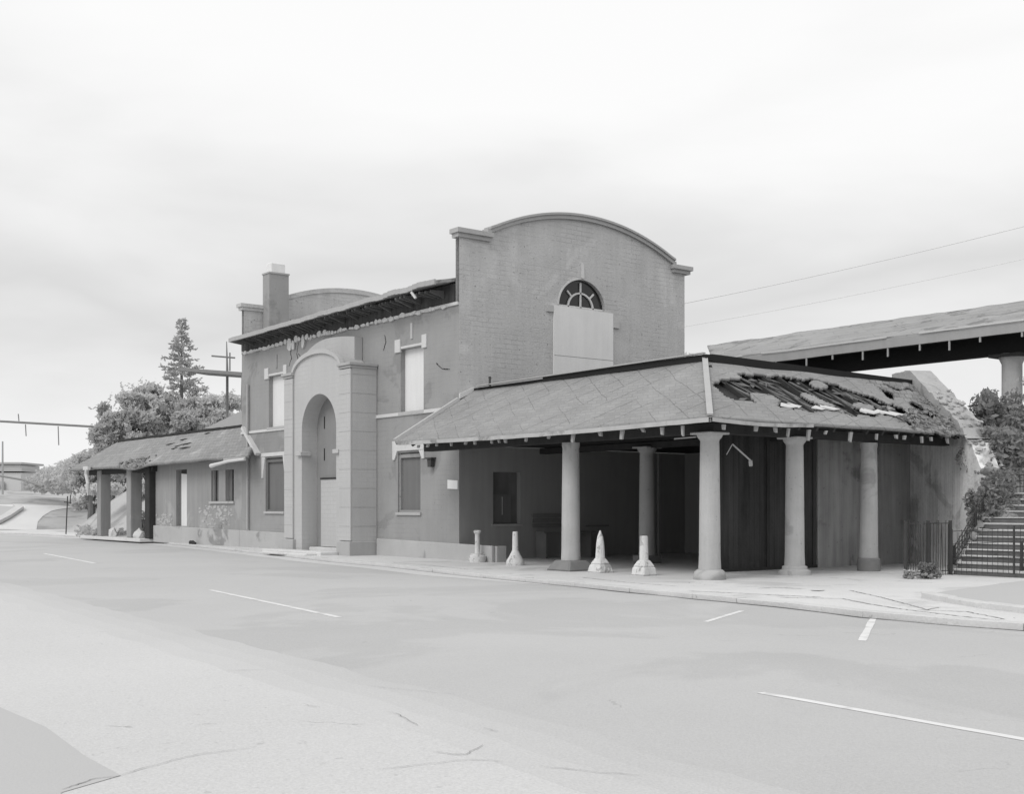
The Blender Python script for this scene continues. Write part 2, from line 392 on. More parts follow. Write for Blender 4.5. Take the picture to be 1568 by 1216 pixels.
def refine(pts, step):
    o = []
    for a, b in zip(pts, pts[1:]):
        k = max(1, int((Vector(b) - Vector(a)).length / step))
        for i in range(k): o.append((a[0] + (b[0] - a[0]) * i / k, a[1] + (b[1] - a[1]) * i / k))
    return o + [pts[-1]]
def strip(name, A, B, z, m):
    q = MB(); n_ = len(A); q.v = [(x, y, z) for x, y in A] + [(x, y, z) for x, y in B]; q.f = [(i, i + 1, n_ + i + 1, n_ + i) for i in range(n_ - 1)]
    return tag(q.build(name, m), kind='structure')
flat_poly('road', kp + near[::-1], ZR, M_ROAD)
apron = near + [(90, -60), (-85, -60)]
flat_poly('concrete_apron', apron, ZR + .0045, M_APRON)
for i_, (d0, d1, al) in enumerate(((-.05, .28, .49), (.28, .62, .508), (.62, 1.0, .528))):
    jj = lambda d, o: [(x + .0, y - d + .10 * nz3(x * .9, o, 3) + .05 * nz3(x * 3.3, o, 5)) for x, y in near]
    A_e, B_e = jj(d0, i_), jj(d1, i_ + 1)
    strip('worn_edge', B_e, A_e, ZR + .0047 + .0001 * i_, mat('worn edge %d' % i_, al, .10, .2, bump=.2, bscale=50, fine=.22))
pc = [G(0, 1085, ZR), G(70, 1115, ZR), G(130, 1160, ZR), G(185, 1190, ZR)]
flat_poly('asphalt_patch', [(4, -21), (12, -18.9)] + pc + [G(95, 1216, ZR), G(60, 1260, ZR), (20, -24), (5, -24)], ZR + .008, M_ASPH2)

kpf = refine(kp, .8)
gut = [(x, y) for x, y in offset(kpf, -.75)]
gut = [(x + .12 * nz3(x * .4, y, 3), y + .12 * nz3(x * .4, y, 7)) for x, y in gut]
ng = [i for i, p in enumerate(kpf) if p[0] < 12.5][-1]
gut = [(g[0] + (k[0] - g[0]) * smooth01((k[0] - 4) / 8), g[1] + (k[1] - g[1]) * smooth01((k[0] - 4) / 8)) for g, k in zip(gut, kpf)]
strip('gutter_strip', gut[:ng], kpf[:ng], ZR + .003, M_GUTTER)
kk_ = refine(kpf, .2); dl_ = offset(kk_, -.03)
dl_ = [(x, y - max(0, .05 + .16 * nz3(x * .8, y, 6)) * smooth01((x - 6) / 8)) for x, y in dl_]
strip('kerb_foot_strip', dl_, kk_, ZR + .006, M_KERBFOOT)  # dark strip along the kerb foot, wider towards the right
# kerb stones: top, face, slightly uneven
kb = MB(); off = offset(kpf, .26)
for i in range(len(kpf) - 1):
    a, b, c, d = kpf[i], kpf[i + 1], off[i + 1], off[i]
    h0 = .012 + .02 * nz3(a[0] * 1.1, a[1], 1); w = .03 * nz3(a[0] * .9, a[1], 5)
    ga = Vector((b[0] - a[0], b[1] - a[1])).normalized() * (.006 if i % 4 == 0 else -.0005)
    a = (a[0] + ga.x, a[1] + ga.y + w); d = (d[0] + ga.x, d[1] + ga.y)
    b = (b[0] - ga.x, b[1] - ga.y + w); c = (c[0] - ga.x, c[1] - ga.y)
    kb.prism([(a[0], a[1], ZR - .03), (b[0], b[1], ZR - .03), (c[0], c[1], ZR - .03), (d[0], d[1], ZR - .03)], (0, 0, -ZR + .03 + h0))
tag(kb.build('kerb', M_CONC, bevel=.006), kind='structure')
off2 = offset(kp, .255)
flat_poly('pavement', off2 + [(90, -12), (60, 5.0), (30, 4.8), (13.35, 4.8), (13.35, 7.0), (9.4, 9.5), (-24, 9.5), (-31, 4.6), (-42, 3.2), (-49, 4.0), (-60, 9.0), (-84, 10.5)], 0.0, M_PAVE, thick=.17)
# raised asphalt island on the right with its own kerb
isl = [G(1410, 911, .06), G(1450, 918, .06), G(1500, 926, .06), G(1568, 934, .06), G(1700, 950, .06), (40, -6.5)]
isl = refine(isl, .6); iso = offset(isl, .2)
kb = MB()
for i in range(len(isl) - 1):
    a, b, c, d = isl[i], isl[i + 1], iso[i + 1], iso[i]
    kb.prism([(a[0], a[1], -.05), (b[0], b[1], -.05), (c[0], c[1], -.05), (d[0], d[1], -.05)], (0, 0, .15 + .015 * nz3(a[0] * 2, a[1])))
tag(kb.build('island_kerb', M_CONC, bevel=.02), kind='structure')
q = MB(); A = iso; n_ = len(A); rows = 6
for r_ in range(rows + 1):
    for (x, y) in A:
        t = r_ / rows; bx, by = x + (-.15) * t + 0.0, 4.75
        z = .085 + .22 * math.sin(t * math.pi / 2) * min(1, max(0, (x - 15) / 3))
        q.v.append((x, y + (by - y) * t, z))
for r_ in range(rows):
    for i in range(n_ - 1): q.f.append((r_ * n_ + i, r_ * n_ + i + 1, (r_ + 1) * n_ + i + 1, (r_ + 1) * n_ + i))
tag(q.build('asphalt_island', M_ASPH2, smooth=180), kind='structure')

# painted lane dashes and bay ticks
def mark(pa, pb, w):
    a, b = Vector(G(*pa, ZR)), Vector(G(*pb, ZR)); t = (b - a).normalized(); n_ = Vector((-t.y, t.x)) * w / 2
    k = max(2, int((b - a).length / .25)); q = MB()
    L_ = []; R_ = []
    for i in range(k + 1):
        p = a + (b - a) * i / k; j = .012
        L_.append(p + n_ * (1 + rnd.uniform(-.12, .12))); R_.append(p - n_ * (1 + rnd.uniform(-.12, .12)))
    q.v = [(p.x, p.y, ZR + .0035) for p in L_ + R_]; q.f = [(k + 1 + i, k + 2 + i, i + 1, i) for i in range(k)]
    return tag(q.build('road_marking', M_PAINT), kind='structure')
mark((322, 904), (520, 946), .11); mark((1165, 1061.5), (1640, 1146), .10); mark((68, 848), (145, 863), .13)
mark((1080, 953), (1136, 936), .09); mark((1320, 982), (1338, 946), .10)

# cracks in the apron
q = MB()
def crack(pts, w):
    pts = [G(px, py, ZR) for px, py in pts]; f_ = refine(pts, .035)
    f_ = [(x + .03 * nz3(x * 9, y * 9, 2) + .012 * nz3(x * 31, y * 31, 3), y + .03 * nz3(x * 9, y * 9, 9) + .012 * nz3(x * 31, y * 31, 5)) for x, y in f_]
    n_ = len(f_); ww = [.55 * w * (.4 + .6 * abs(nz3(i * .3, 0, 4)) * 2) * min(1, i / 3, (n_ - 1 - i) / 3) + .0008 for i in range(n_)]
    A = []; B = []
    for i, p in enumerate(f_):
        t = (Vector(f_[min(i + 1, n_ - 1)]) - Vector(f_[max(i - 1, 0)])).normalized(); A.append((p[0] - t.y * ww[i], p[1] + t.x * ww[i], ZR + .0125)); B.append((p[0] + t.y * ww[i], p[1] - t.x * ww[i], ZR + .0125))
    q.add(A + B, [(n_ + i, n_ + i + 1, i + 1, i) for i in range(n_ - 1)])
crack([(95, 1213), (140, 1197), (185, 1190)], .008); crack([(185, 1190), (260, 1168), (300, 1159), (392, 1147)], .005)
crack([(300, 1113), (318, 1111), (334, 1111)], .012); crack([(304, 1098), (316, 1097)], .008)
crack([(664, 1153), (690, 1158), (712, 1158), (742, 1143)], .008); crack([(580, 1181), (660, 1172), (720, 1166), (775, 1169)], .005)
crack([(595, 1093), (612, 1097), (640, 1114)], .006); crack([(465, 1080), (490, 1086)], .006); crack([(742, 1117), (764, 1123)], .008); crack([(830, 1176), (900, 1184), (980, 1190)], .005)
crack([(345, 1029), (420, 1027)], .006); crack([(560, 1052), (700, 1066)], .003); crack([(150, 987), (158, 988)], .02)
ZS = ZR; ZR = 0.0 - .0125 + .006
for pts_, w_ in (([(1050, 906), (1140, 910), (1200, 913), (1262, 916)], .03), ([(1160, 902), (1190, 901), (1235, 903)], .03), ([(1240, 905), (1252, 906), (1262, 905)], .09), ([(1190, 916), (1290, 918), (1330, 926), (1380, 934), (1470, 945), (1568, 955)], .025), ([(1300, 905), (1350, 916), (1420, 935), (1440, 931)], .02), ([(890, 885), (960, 893), (1040, 899)], .02), ([(1400, 935), (1480, 938), (1540, 950)], .022), ([(600, 862), (660, 867), (720, 873)], .02)):
    crack(pts_, w_ * 1.8)
ZR = ZS
tag(q.build('pavement_cracks', M_CRACK), kind='structure')

# far driveway climbing to the left, its grassy island and kerb
def on_ground(px, py):
    r = ray(px); D = 20.0
    while D < 260:
        x, y = CAMX + r[0] * D, CAMY + r[1] * D
        if CAMH + (776 - py) / FX * D <= hfun(x, y): break
        D += .25
    return (x, y)
def terrain_patch(name, pts, m, dz, step=1.2):
    b = bmesh.new(); f = b.faces.new([b.verts.new((x, y, 0)) for x, y in pts]); b.normal_update()
    if f.normal.z < 0: f.normal_flip()
    x0, x1 = min(p[0] for p in pts), max(p[0] for p in pts); y0, y1 = min(p[1] for p in pts), max(p[1] for p in pts)
    for ax, lo, hi in ((0, x0, x1), (1, y0, y1)):
        t = lo + step
        while t < hi:
            co = (t, 0, 0) if ax == 0 else (0, t, 0); no = (1, 0, 0) if ax == 0 else (0, 1, 0)
            bmesh.ops.bisect_plane(b, geom=b.verts[:] + b.edges[:] + b.faces[:], plane_co=co, plane_no=no); t += step
    for v in b.verts: v.co.z = hfun(v.co.x, v.co.y) + dz
    me = bpy.data.meshes.new(name); b.to_mesh(me); b.free(); me.materials.append(m)
    o = bpy.data.objects.new(name, me); col.objects.link(o); return tag(o, kind='structure')
dv_ = [(-60, 811), (56, 812.5), (58, 800), (66, 791), (80, 783), (112, 777), (90, 775), (40, 773.8), (-40, 773.2)]
terrain_patch('driveway', [on_ground(*p) for p in dv_], M_DRIVE, .025, .8)
il = [(-50, 806), (-8, 803), (10, 794.5), (27, 783), (24, 778.5), (0, 776.6), (-50, 776)]
ip = [on_ground(*p) for p in il]
terrain_patch('verge', ip, M_ASPH2, .10, .8)
q = MB(); kk = [on_ground(*p) for p in ((-8, 804.5), (10, 795.5), (22, 787), (30, 782), (26, 778.5))]
for a, b in zip(kk, kk[1:]): q.beam((a[0], a[1], hfun(*a) + .20), (b[0], b[1], hfun(*b) + .20), .6, .24)
tag(q.build('driveway_kerb', M_CONC), kind='structure')

# ================================================================== STATION BUILDING
LX, DY, WZ = -15.0, 9.55, 7.68
st = thing('station_building', 'two-storey grey rendered station with curved gable parapet and arched entrance portal', 'building', (-7.5, 4.7, 0))
PF = lambda u, d, z: (u, d, z)
UW = (-3.25, -1.92, 4.62, 6.62); UWL = (-12.62, -11.3, 4.62, 6.55)
LW = (-3.42, -2.1, 1.42, 3.32); LWL = (-12.9, -11.35, 1.42, 3.45)
mb = MB(); wall_plane(mb, LX, 0, .3, WZ, [UW, UWL, LW, LWL], PF, .3)
mb.build('wall', M_STUCCO, st)
for nm, w, m, dep in (('upper', UW, M_BOARD, .17), ('upper', UWL, M_BOARD, .17), ('lower', LW, M_GREYBOARD, .14), ('lower', LWL, M_GREYBOARD, .14)):
    a, b, c, d = w
    q = MB().box(a - .02, b + .02, dep, dep + .05, c - .02, d + .02)
    wn = q.build('window_board', m, st)
    s_ = MB().box(a - .06, b + .06, -.06, .16, c - .09, c - .003).build('sill', M_PLINTH, wn)
    if nm == 'upper':   # white hood with two ears and a small finial streak
        h_ = MB(); h_.box(a - .30, a + .02, -.05, .02, d - .08, d + .34); h_.box(b - .06, b + .20, -.05, .02, d - .08, d + .34); h_.box(a + .03, b - .07, -.03, .02, d + .02, d + .10)
        h_.build('lintel', M_WHITE, wn, bevel=.01)
        MB().box((a + b) / 2 - .06, (a + b) / 2 + .06, -.03, .01, d + .28, d + .78).build('keystone', M_STUCCO if w is UWL else M_PORTAL, wn)
    else:
        h_ = MB(); lo = d - .22 if w is LW else d - .75
        h_.box(a - .27, b + .25, -.05, .02, d + .06, d + .38 if w is LW else d + .2)
        for x0, x1, t in ((a - .27, a + .02, 1), (b - .03, b + .25, -1)):
            xm = x0 if t == 1 else x1
            h_.prism([(x0, -.045, d + .055), (x1, -.045, d + .055), (x1 - (.0 if t == -1 else .17), -.045, lo), (x0 + (0 if t == 1 else .17), -.045, lo)], (0, .06, 0))
        h_.build('lintel', M_WHITE, wn, jitter=.006)
        fr = MB(); 
        for x0, x1, z0, z1 in ((a, a + .07, c, d), (b - .07, b, c, d), (a + .07, b - .07, d - .16, d - .04), (a + .07, b - .07, c, c + .07)):
            fr.box(x0, x1, .06, .14, z0, z1)
        fr.build('frame', M_GREYBOARD if w is LWL else M_STUCCO, wn)
# string course
sc_ = MB(); sc_.box(-4.97, -.02, -.05, .03, 4.50, 4.61); sc_.box(LX - .02, -9.5, -.05, .03, 4.46, 4.56)
sc_.split('string_course', M_WHITE, st, bevel=.01)
# plinth
pl = MB(); pl.prism([(-4.6, -.09, -.02), (1.75, -.09, -.02), (1.75, -.09, .47), (-4.6, -.09, .55)], (0, .12, 0))
pl.prism([(LX - .02, -.09, -.02), (-9.4, -.09, -.02), (-9.4, -.09, .60), (LX - .02, -.09, .66)], (0, .12, 0))
pl.box(1.7, 1.82, .035, .4, -.02, .46)
pl.split('plinth', M_PLINTH, st, bevel=.02)
# end gable (x = 0) with curved parapet and lunette
SH, CYY = 9.9, 4.78
def arch_top(y):
    if y < 1.12 or y > 8.95: return 9.72
    hc, sg = 3.92, .92; Rr = (hc * hc + sg * sg) / (2 * sg)
    return 10.86 - Rr + math.sqrt(Rr * Rr - (y - 5.035) ** 2) if abs(y - 5.035) < hc else 9.94
LC, LR, LZ, LH = 4.86, 1.0, 8.02, .92
def gi(y):
    t = arch_top(y); d = abs(y - LC)
    if d < LR: return [(3.6, LZ), (LZ + LH * math.sqrt(max(0, 1 - (d / LR) ** 2)), t)]
    return [(3.6, t)]
def gable(xf, sgn, m_up, name, with_hole=True):
    P = lambda u, d, z: (xf - sgn * d, u, z)
    base = [0, .25, .6, .9, 1.119, 1.121, 1.3, 1.6, 2, 2.4, 2.8, 3.2, 3.6]; lun = [LC + LR * math.cos(math.pi * k / 20) for k in range(20, -1, -1)]
    us = sorted(set(base + [round(v, 4) for v in lun] + [6.2, 6.6, 7, 7.4, 7.8, 8.2, 8.6, 8.949, 8.951, 9.2, 9.55]))
    q = MB()
    iv = gi if with_hole else (lambda y: [(3.6, arch_top(y))])
    P2 = P if sgn > 0 else P
    strip_wall(q, us, iv, P2, .18)
    return q.build(name, m_up, st, recalc=True)
gable(0, 1, M_GABLE, 'gable_wall'); FARG = .27
_at = arch_top
def arch_top(y): return _at(y) - FARG
gable(LX, -1, M_GABLE, 'gable_wall', False)
arch_top = _at
M_BLIND = mat('dim window blind', .16, .3, 2, streak=.3, bump=.1)
low = MB(); GW = (1.27, 2.32, 1.07, 2.66)
wall_plane(low, 0, DY, -.02, 3.6, [GW], lambda u, d, z: (-d, u, z), .25)
low.build('lower_wall', M_UNDER, st)
gb = MB().box(-.24, -.18, GW[0] - .02, GW[1] + .02, GW[2] - .02, GW[3] + .02).build('window_board', M_BLIND, st)
MB().box(-.17, -.12, 1.34, 2.05, 1.09, 1.98).build('panel', M_GREYBOARD, gb)
MB().box(-.115, -.10, 1.68, 1.72, 1.35, 1.9).build('bar', M_COLUMN, gb)
MB().box(-.1, .06, GW[0] - .05, GW[1] + .05, 1.0, 1.062).build('sill', M_COLUMN, gb)
lb = MB(); lb.box(0, .03, 5.0, 6.0, .95, 1.0); lb.build('wall_rail', M_COLBASE, st)
back = MB().box(LX, -.18, DY - .3, DY, 0, WZ); back.build('rear_wall', M_STUCCO, st)
MB().box(LX, LX + .3, .003, DY - .32, 0, 3.0).build('end_wall', M_STUCCO, st)
# parapet copings
def coping(xf, sgn):
    q = MB(); hc = 3.92
    ys_ = [5.035 - hc - .03 + i * (2 * hc + .06) / 40 for i in range(41)]
    def tz(y): return arch_top(min(max(y, 1.13), 8.94))
    for z0, z1, pr in ((-.02, .10, .10), (.10, .17, .16)):
        for a, b in zip(ys_, ys_[1:]):
            f0, f1 = xf + sgn * pr, xf - sgn * .22
            q.add([(f0, a, tz(a) + z0), (f0, b, tz(b) + z0), (f1, b, tz(b) + z0), (f1, a, tz(a) + z0), (f0, a, tz(a) + z1), (f0, b, tz(b) + z1), (f1, b, tz(b) + z1), (f1, a, tz(a) + z1)],
                  [(3, 2, 1, 0), (4, 5, 6, 7), (0, 1, 5, 4), (2, 3, 7, 6)])
        for y in (ys_[0], ys_[-1]):
            f0, f1 = xf + sgn * pr, xf - sgn * .22
            q.add([(f0, y, tz(y) + z0), (f1, y, tz(y) + z0), (f1, y, tz(y) + z1), (f0, y, tz(y) + z1)], [(0, 1, 2, 3)])
    for y0, y1 in ((1.0, 1.12), (8.95, 9.07)):   # returns of the moulding
        q.box(min(xf + sgn * .09, xf - sgn * .21), max(xf + sgn * .09, xf - sgn * .21), y0, y1, 9.925, 10.05 if y0 < 5 else 10.03)
    for y0, y1 in ((-.16, 1.18), (8.85, 9.80)):   # shoulder caps
        a, b = sorted((xf + sgn * .10, xf - sgn * .24)); q.box(a, b, y0 + .06, y1 - .06, 9.66, 9.78)
        a, b = sorted((xf + sgn * .18, xf - sgn * .28)); q.box(a, b, y0, y1, 9.782, 9.92)
    return q.build('parapet_coping', M_GABLE if sgn < 0 else M_STUCCO2, st, recalc=True)
M_STUCCO2 = mat('coping stone', .40, .14, 1.5, streak=.1, bump=.25, pits=.15)
coping(0, 1)
cp_far = coping(LX, -1); cp_far.location.z -= FARG
# lunette window and boarded panel below it
ln = MB()
pts = [(-.13, LC + .98 * math.cos(math.pi * k / 20), LZ + .90 * math.sin(math.pi * k / 20)) for k in range(21)]
ln.prism([(p[0], p[1], p[2]) for p in pts], (-.03, 0, 0)); lun = ln.build('lunette_window', M_GLASS, st)
br = MB()
def arc_band(q, r0, r1, x0, x1, a0=0, a1=180, k=18, sy=1.0, sz=.92):
    for i in range(k):
        t0, t1 = R(a0 + (a1 - a0) * i / k), R(a0 + (a1 - a0) * (i + 1) / k)
        c = [(x0, LC + r * sy * math.cos(t), LZ + r * sz * math.sin(t)) for r, t in ((r0, t0), (r1, t0), (r1, t1), (r0, t1))]
        q.prism(c, (x1 - x0, 0, 0))
arc_band(br, .50, .56, -.12, -.07)
for a in (90, 45, 135):
    r0, r1 = (0.0, .9) if a == 90 else (.56, .80)
    t = R(a); br.beam((-.095, LC + r0 * math.cos(t), LZ + .92 * r0 * math.sin(t)), (-.095, LC + r1 * math.cos(t), LZ + .92 * r1 * math.sin(t)), .05, .05, (1, 0, 0))
br.box(-.12, -.07, LC - .95, LC + .95, LZ, LZ + .05)
br.build('glazing_bars', M_WHITE, lun)
wr = MB(); arc_band(wr, .99, 1.045, -.05, .02, 100, 178); wr.build('arch_trim', M_WHITE, lun)
MB().prism([(.005, LC - .05, LZ + .96), (.005, LC + .05, LZ + .96), (.005, LC + .03, LZ + 1.42), (.005, LC - .05, LZ + 1.45)], (.05, 0, 0)).build('keystone', M_WHITE, lun)
bd = MB().prism([(.004, 3.63, 5.05), (.004, 6.16, 5.05), (.004, 6.16, 7.96), (.004, 3.63, 7.99)], (.055, 0, 0)).build('boarded_panel', M_BOARD, st)
jb = MB(); jb.box(.059, .062, 3.64, 6.15, 6.40, 6.415); jb.build('panel_seam', M_COLBASE, bd)
er = MB(); er.box(.002, .06, 3.36, 3.628, 7.77, 7.98); er.box(.002, .06, 6.165, 6.44, 7.50, 7.80); er.split('hood_ear', M_PORTAL, bd)
# main roof, eaves, frieze
OV = .72
fz = MB().box(LX + .02, -.20, -.03, .06, WZ - .03, 8.30); 
fzm = fz.build('frieze', M_FRIEZE, st)
M_RAFT = mat('grey rafter end', .12, .4, 3, streak=.3, bump=.3)
rt = MB()
x = LX + .2
while x < -.5:
    w = rnd.uniform(.05, .09); l_ = rnd.uniform(.45, .66)
    rt.prism([(x, -.035, 8.16), (x, -l_, 8.13), (x, -l_, 8.06), (x, -.035, 7.98 + rnd.uniform(-.12, .1))], (w, 0, 0)); x += rnd.uniform(.20, .36)
rt.split('rafter', M_RAFT, st)
fl = MB()   # crumbled plaster edge where the wall meets the frieze
x = LX + .1
while x < -.42:
    w = rnd.uniform(.12, .38); t = (x - LX) / 15
    if rnd.random() < .93:
        hz = WZ + rnd.uniform(.01, .10) + (.10 if .2 < t < .45 and rnd.random() < .5 else 0); lz = WZ - rnd.uniform(.04, .10) - (.28 if .22 < t < .36 and rnd.random() < .45 else 0)
        n_ = 7; pts = [(x + w / 2 + w * .55 * math.cos(2 * math.pi * k / n_) * rnd.uniform(.8, 1.1), -.06 - rnd.uniform(0, .03), (hz + lz) / 2 + (hz - lz) / 2 * math.sin(2 * math.pi * k / n_) * rnd.uniform(.8, 1.15)) for k in range(n_)]
        fl.prism([(p[0], -.075, p[2]) for p in pts], (0, .07, 0))
    x += w * rnd.uniform(.9, 1.3)
tag(fl.build('crumbled_plaster', M_WHITE, st, jitter=.012), kind='stuff')
MB().box(-4.5, -.02, -.05, .0, WZ - .03, WZ + .05).build('plaster_band', M_WHITE, st, jitter=.008)
RZ = 8.36
def rz_(x): return RZ - .05 * math.sin(math.pi * (x - LX) / 15) - .20 * (x / LX) ** 2
rf = MB(); nxx, nyy = 60, 14
for j in range(nyy + 1):
    for i in range(nxx + 1):
        x = LX + .42 + (14.78 - .42) * i / nxx; t = j / nyy; y = -OV + (4.8 + OV) * t
        rf.v.append((x, y, rz_(x) + .20 * (y + OV) + .035 * nz3(x * .8, y * .8) - .02))
for j in range(nyy):
    for i in range(nxx): rf.f.append((j * (nxx + 1) + i, j * (nxx + 1) + i + 1, (j + 1) * (nxx + 1) + i + 1, (j + 1) * (nxx + 1) + i))
rf.build('roof', M_FELT, st, solid=.10)
ev = MB()
for i in range(nxx):
    x0 = LX + .40 + (14.78 - .40) * i / nxx; x1 = LX + .40 + (14.78 - .40) * (i + 1) / nxx
    z0, z1 = rz_(x0) - .01 + .05 * nz3(x0 * 1.3, 3), rz_(x1) - .01 + .05 * nz3(x1 * 1.3 + .2, 3)
    ev.prism([(x0, -OV - .03, z0 - .13), (x0, -OV - .03, z0 + .02), (x0, -OV + .04, z0 + .02), (x0, -OV + .04, z0 - .13)], (x1 - x0 + .001, 0, 0))
ev.build('eaves_board', M_STUCCO2, st)
rb = MB()
for j in range(2):
    rb.prism([(LX + .4, 4.8, 9.45), (-.4, 4.8, 9.45), (-.4, DY + .3, 8.3), (LX + .4, DY + .3, 8.3)], (0, 0, .08)); break
rb.build('rear_roof', M_FELT, st)
MB().beam((-1.5, -.72, 8.15), (-1.35, -.66, 7.95), .07, .07).build('broken_bracket', M_WHITE, st)
# chimney
c1 = MB(); c1.box(-14.78, -14.2, .80, 1.65, 8.0, 10.86)
ch = c1.build('chimney', M_STUCCO, st)
c2 = MB(); c2.box(-14.81, -14.17, .77, 1.68, 10.86, 10.92); c2.build('cap', M_STUCCO2, ch)
c3 = MB(); c3.box(-14.72, -14.3, .92, 1.55, 10.92, 11.32); c3.build('pot', M_PALEMETAL, ch, bevel=.03)
# debris on the roof
db = MB()
for k in range(14):
    x = rnd.uniform(-13.2, -6); y = rnd.uniform(-.2, 1.2); w = rnd.uniform(.12, .3); z = rz_(x) + .2 * (y + OV)
    db.prism([(x + w * math.cos(a) * rnd.uniform(.6, 1.2), y + w * math.sin(a) * rnd.uniform(.6, 1), z - .02) for a in [i * 1.05 for i in range(6)]], (0, 0, rnd.uniform(.05, .16)))
tag(db.build('roof_patches', M_PALEMETAL, st), kind='stuff')
# downpipe on the left
MB().tube([(-14.3, -.09, .7), (-14.3, -.09, 6.4)], .05).build('downpipe', M_STUCCO2, st)

# portal
PX0, PX1, PY = -9.35, -4.69, -.95
OC, OR, OS = -6.94, 1.21, 4.22
def pt(x):
    if x < -8.72 or x > -5.42: return 6.18
    return 6.2 + .64 * math.sqrt(max(0, 1 - ((x + 7.07) / 1.66) ** 2)) if abs(x + 7.07) < 1.66 else 6.2
def pint(x):
    d = abs(x - OC)
    if d < OR: return [(OS + 1.21 * math.sqrt(max(0, 1 - (d / OR) ** 2)), pt(x))]
    return [(-.02, pt(x))]
us = sorted(set([PX0, -9.0, -8.721, -8.719, -8.5, -8.3, -5.6, -5.5, -5.421, -5.419, -5.0, PX1] + [OC + OR * math.cos(math.pi * k / 24) for k in range(25)]))
q = MB(); PP = lambda u, d, z: (u, PY + d, z)
strip_wall(q, us, pint, PP, .93)
q.add([(PX1, PY, -.02), (PX1, -.02, -.02), (PX1, -.02, 6.18), (PX1, PY, 6.18)], [(0, 1, 2, 3)]); q.add([(PX0, PY, -.02), (PX0, -.02, -.02), (PX0, -.02, 6.18), (PX0, PY, 6.18)], [(3, 2, 1, 0)])
for xx in (OC - OR, OC + OR): q.add([(xx, PY, -.02), (xx, -.02, -.02), (xx, -.02, OS), (xx, PY, OS)], [(0, 1, 2, 3)])
po = q.build('portal', M_PORTAL, st, recalc=True)
pr = MB()
for x0, x1 in ((PX0 - .002, -8.72), (-5.42, PX1 + .002)):
    pr.box(x0, x1, PY - .07, PY - .003, .48, 6.1)
pr.split('pilaster', M_PORTAL, po, bevel=.012)
gv = MB()
for z_ in [.95 + .62 * k for k in range(9)]:
    for x0, x1 in ((PX0 + .004, -8.73), (-5.41, PX1 - .004)): gv.box(x0, x1, PY - .073, PY - .069, z_, z_ + .010)
    gv.box(PX1 - .002, PX1 + .004, PY + .01, -.05, z_, z_ + .010)
tag(gv.build('pier_joint', M_STUCCO, po), kind='stuff')
ba = MB()
for x0, x1 in ((PX0 - .04, -8.6), (-5.5, PX1 + .05)): ba.box(x0, x1, PY - .13, -.03, -.02, .46)
ba.split('pilaster_base', M_STUCCO2, po, bevel=.02)
cp = MB()
for x0, x1 in ((PX0 - .09, -8.68), (-5.46, PX1 + .09)):
    cp.box(x0 + .04, x1 - .04, PY - .10, -.03, 6.12, 6.20); cp.box(x0, x1, PY - .15, -.03, 6.203, 6.30)
cp.split('pier_cap', M_STUCCO2, po, bevel=.012)
# raised arched hood over the panel
hd = MB(); prof = [(-10.05, 6.33)]
for k in range(17):
    t = k / 16; x = -10.05 + 4.43 * t
    prof.append((x, 6.36 + 1.02 * math.sin(math.pi * min(1, (t * 1.0) ** .86) * .80 if t < .62 else math.pi * (.5 + .17 * (t - .55) / .45)) if k else 6.33))
prof.append((-5.62, 6.33))
hd.prism([(x, -.32, z + .05) for x, z in prof], (0, .30, 0)); hd.build('arched_hood', M_PORTAL, po)
am = MB()
for i in range(24):
    a0, a1 = math.pi * i / 24, math.pi * (i + 1) / 24
    c = [(-7.07 + r * 1.66 * math.cos(a), PY - .08, 6.2 + r2 * math.sin(a)) for r, r2, a in ((.985, .60, a0), (1.06, .75, a0), (1.06, .75, a1), (.985, .60, a1))]
    am.prism(c, (0, .16, 0))
am.build('archivolt', M_PORTAL, po)
im = MB(); im.box(OC - OR - .25, OC - OR + .12, PY - .12, PY + .3, 3.36, 3.50); im.box(OC + OR - .10, OC + OR + .28, PY - .10, PY + .3, 3.36, 3.50); im.split('impost', M_PORTAL, po, bevel=.015)
en = MB().box(OC - OR - .1, OC + OR + .1, -.36, -.30, 0, 5.6).build('door_panel', mat('grey door panel', .25, .12, 1.5, streak=.15, bump=.1), po)
MB().box(-7.75, OC + OR, -.42, -.365, .22, 2.54).build('door_board', M_PORTAL, en)
MB().box(-7.76, OC + OR, -.45, -.362, 2.545, 2.60).build('transom', M_DARKWOOD, en)
s_ = MB()
for z in (3.2, 4.3): s_.box(-7.62, -7.57, -.375, -.362, z, z + .42)
s_.split('door_slot', M_BLACK, en)
sp_ = MB(); sp_.box(-8.0, OC + OR - .02, -.75, -.37, 0, .2); sp_.build('threshold', M_CONC, po, bevel=.02)
ss = MB(); ss.box(-9.6, -5.35, -1.75, -1.09, -.02, .11); ss.box(-8.8, -5.6, -2.15, -1.755, -.02, .06); ss.split('doorstep', M_PAVE, st, bevel=.02)
fk = MB()
for pts_ in ([(-10.2, 7.6), (-10.35, 7.2), (-10.15, 6.8), (-10.5, 6.4), (-10.45, 6.0)], [(-10.9, 7.5), (-10.75, 7.1), (-10.95, 6.8)], [(-4.2, 7.2), (-4.15, 6.95), (-4.3, 6.7)], [(-10.2, 7.2), (-9.9, 6.9), (-9.8, 6.5)], [(-1.2, 6.0), (-.9, 5.8), (-.5, 5.75)]):
    for (x0, z0), (x1, z1) in zip(pts_, pts_[1:]):
        for k in range(4):
            a_ = (x0 + (x1 - x0) * k / 4 + rnd.uniform(-.03, .03), -.006, z0 + (z1 - z0) * k / 4); b_ = (x0 + (x1 - x0) * (k + 1) / 4 + rnd.uniform(-.03, .03), -.006, z0 + (z1 - z0) * (k + 1) / 4)
            fk.beam(a_, b_, rnd.uniform(.012, .035), .008, (0, 1, 0))
tag(fk.build('wall_cracks', M_DARKWOOD, st), kind='stuff')
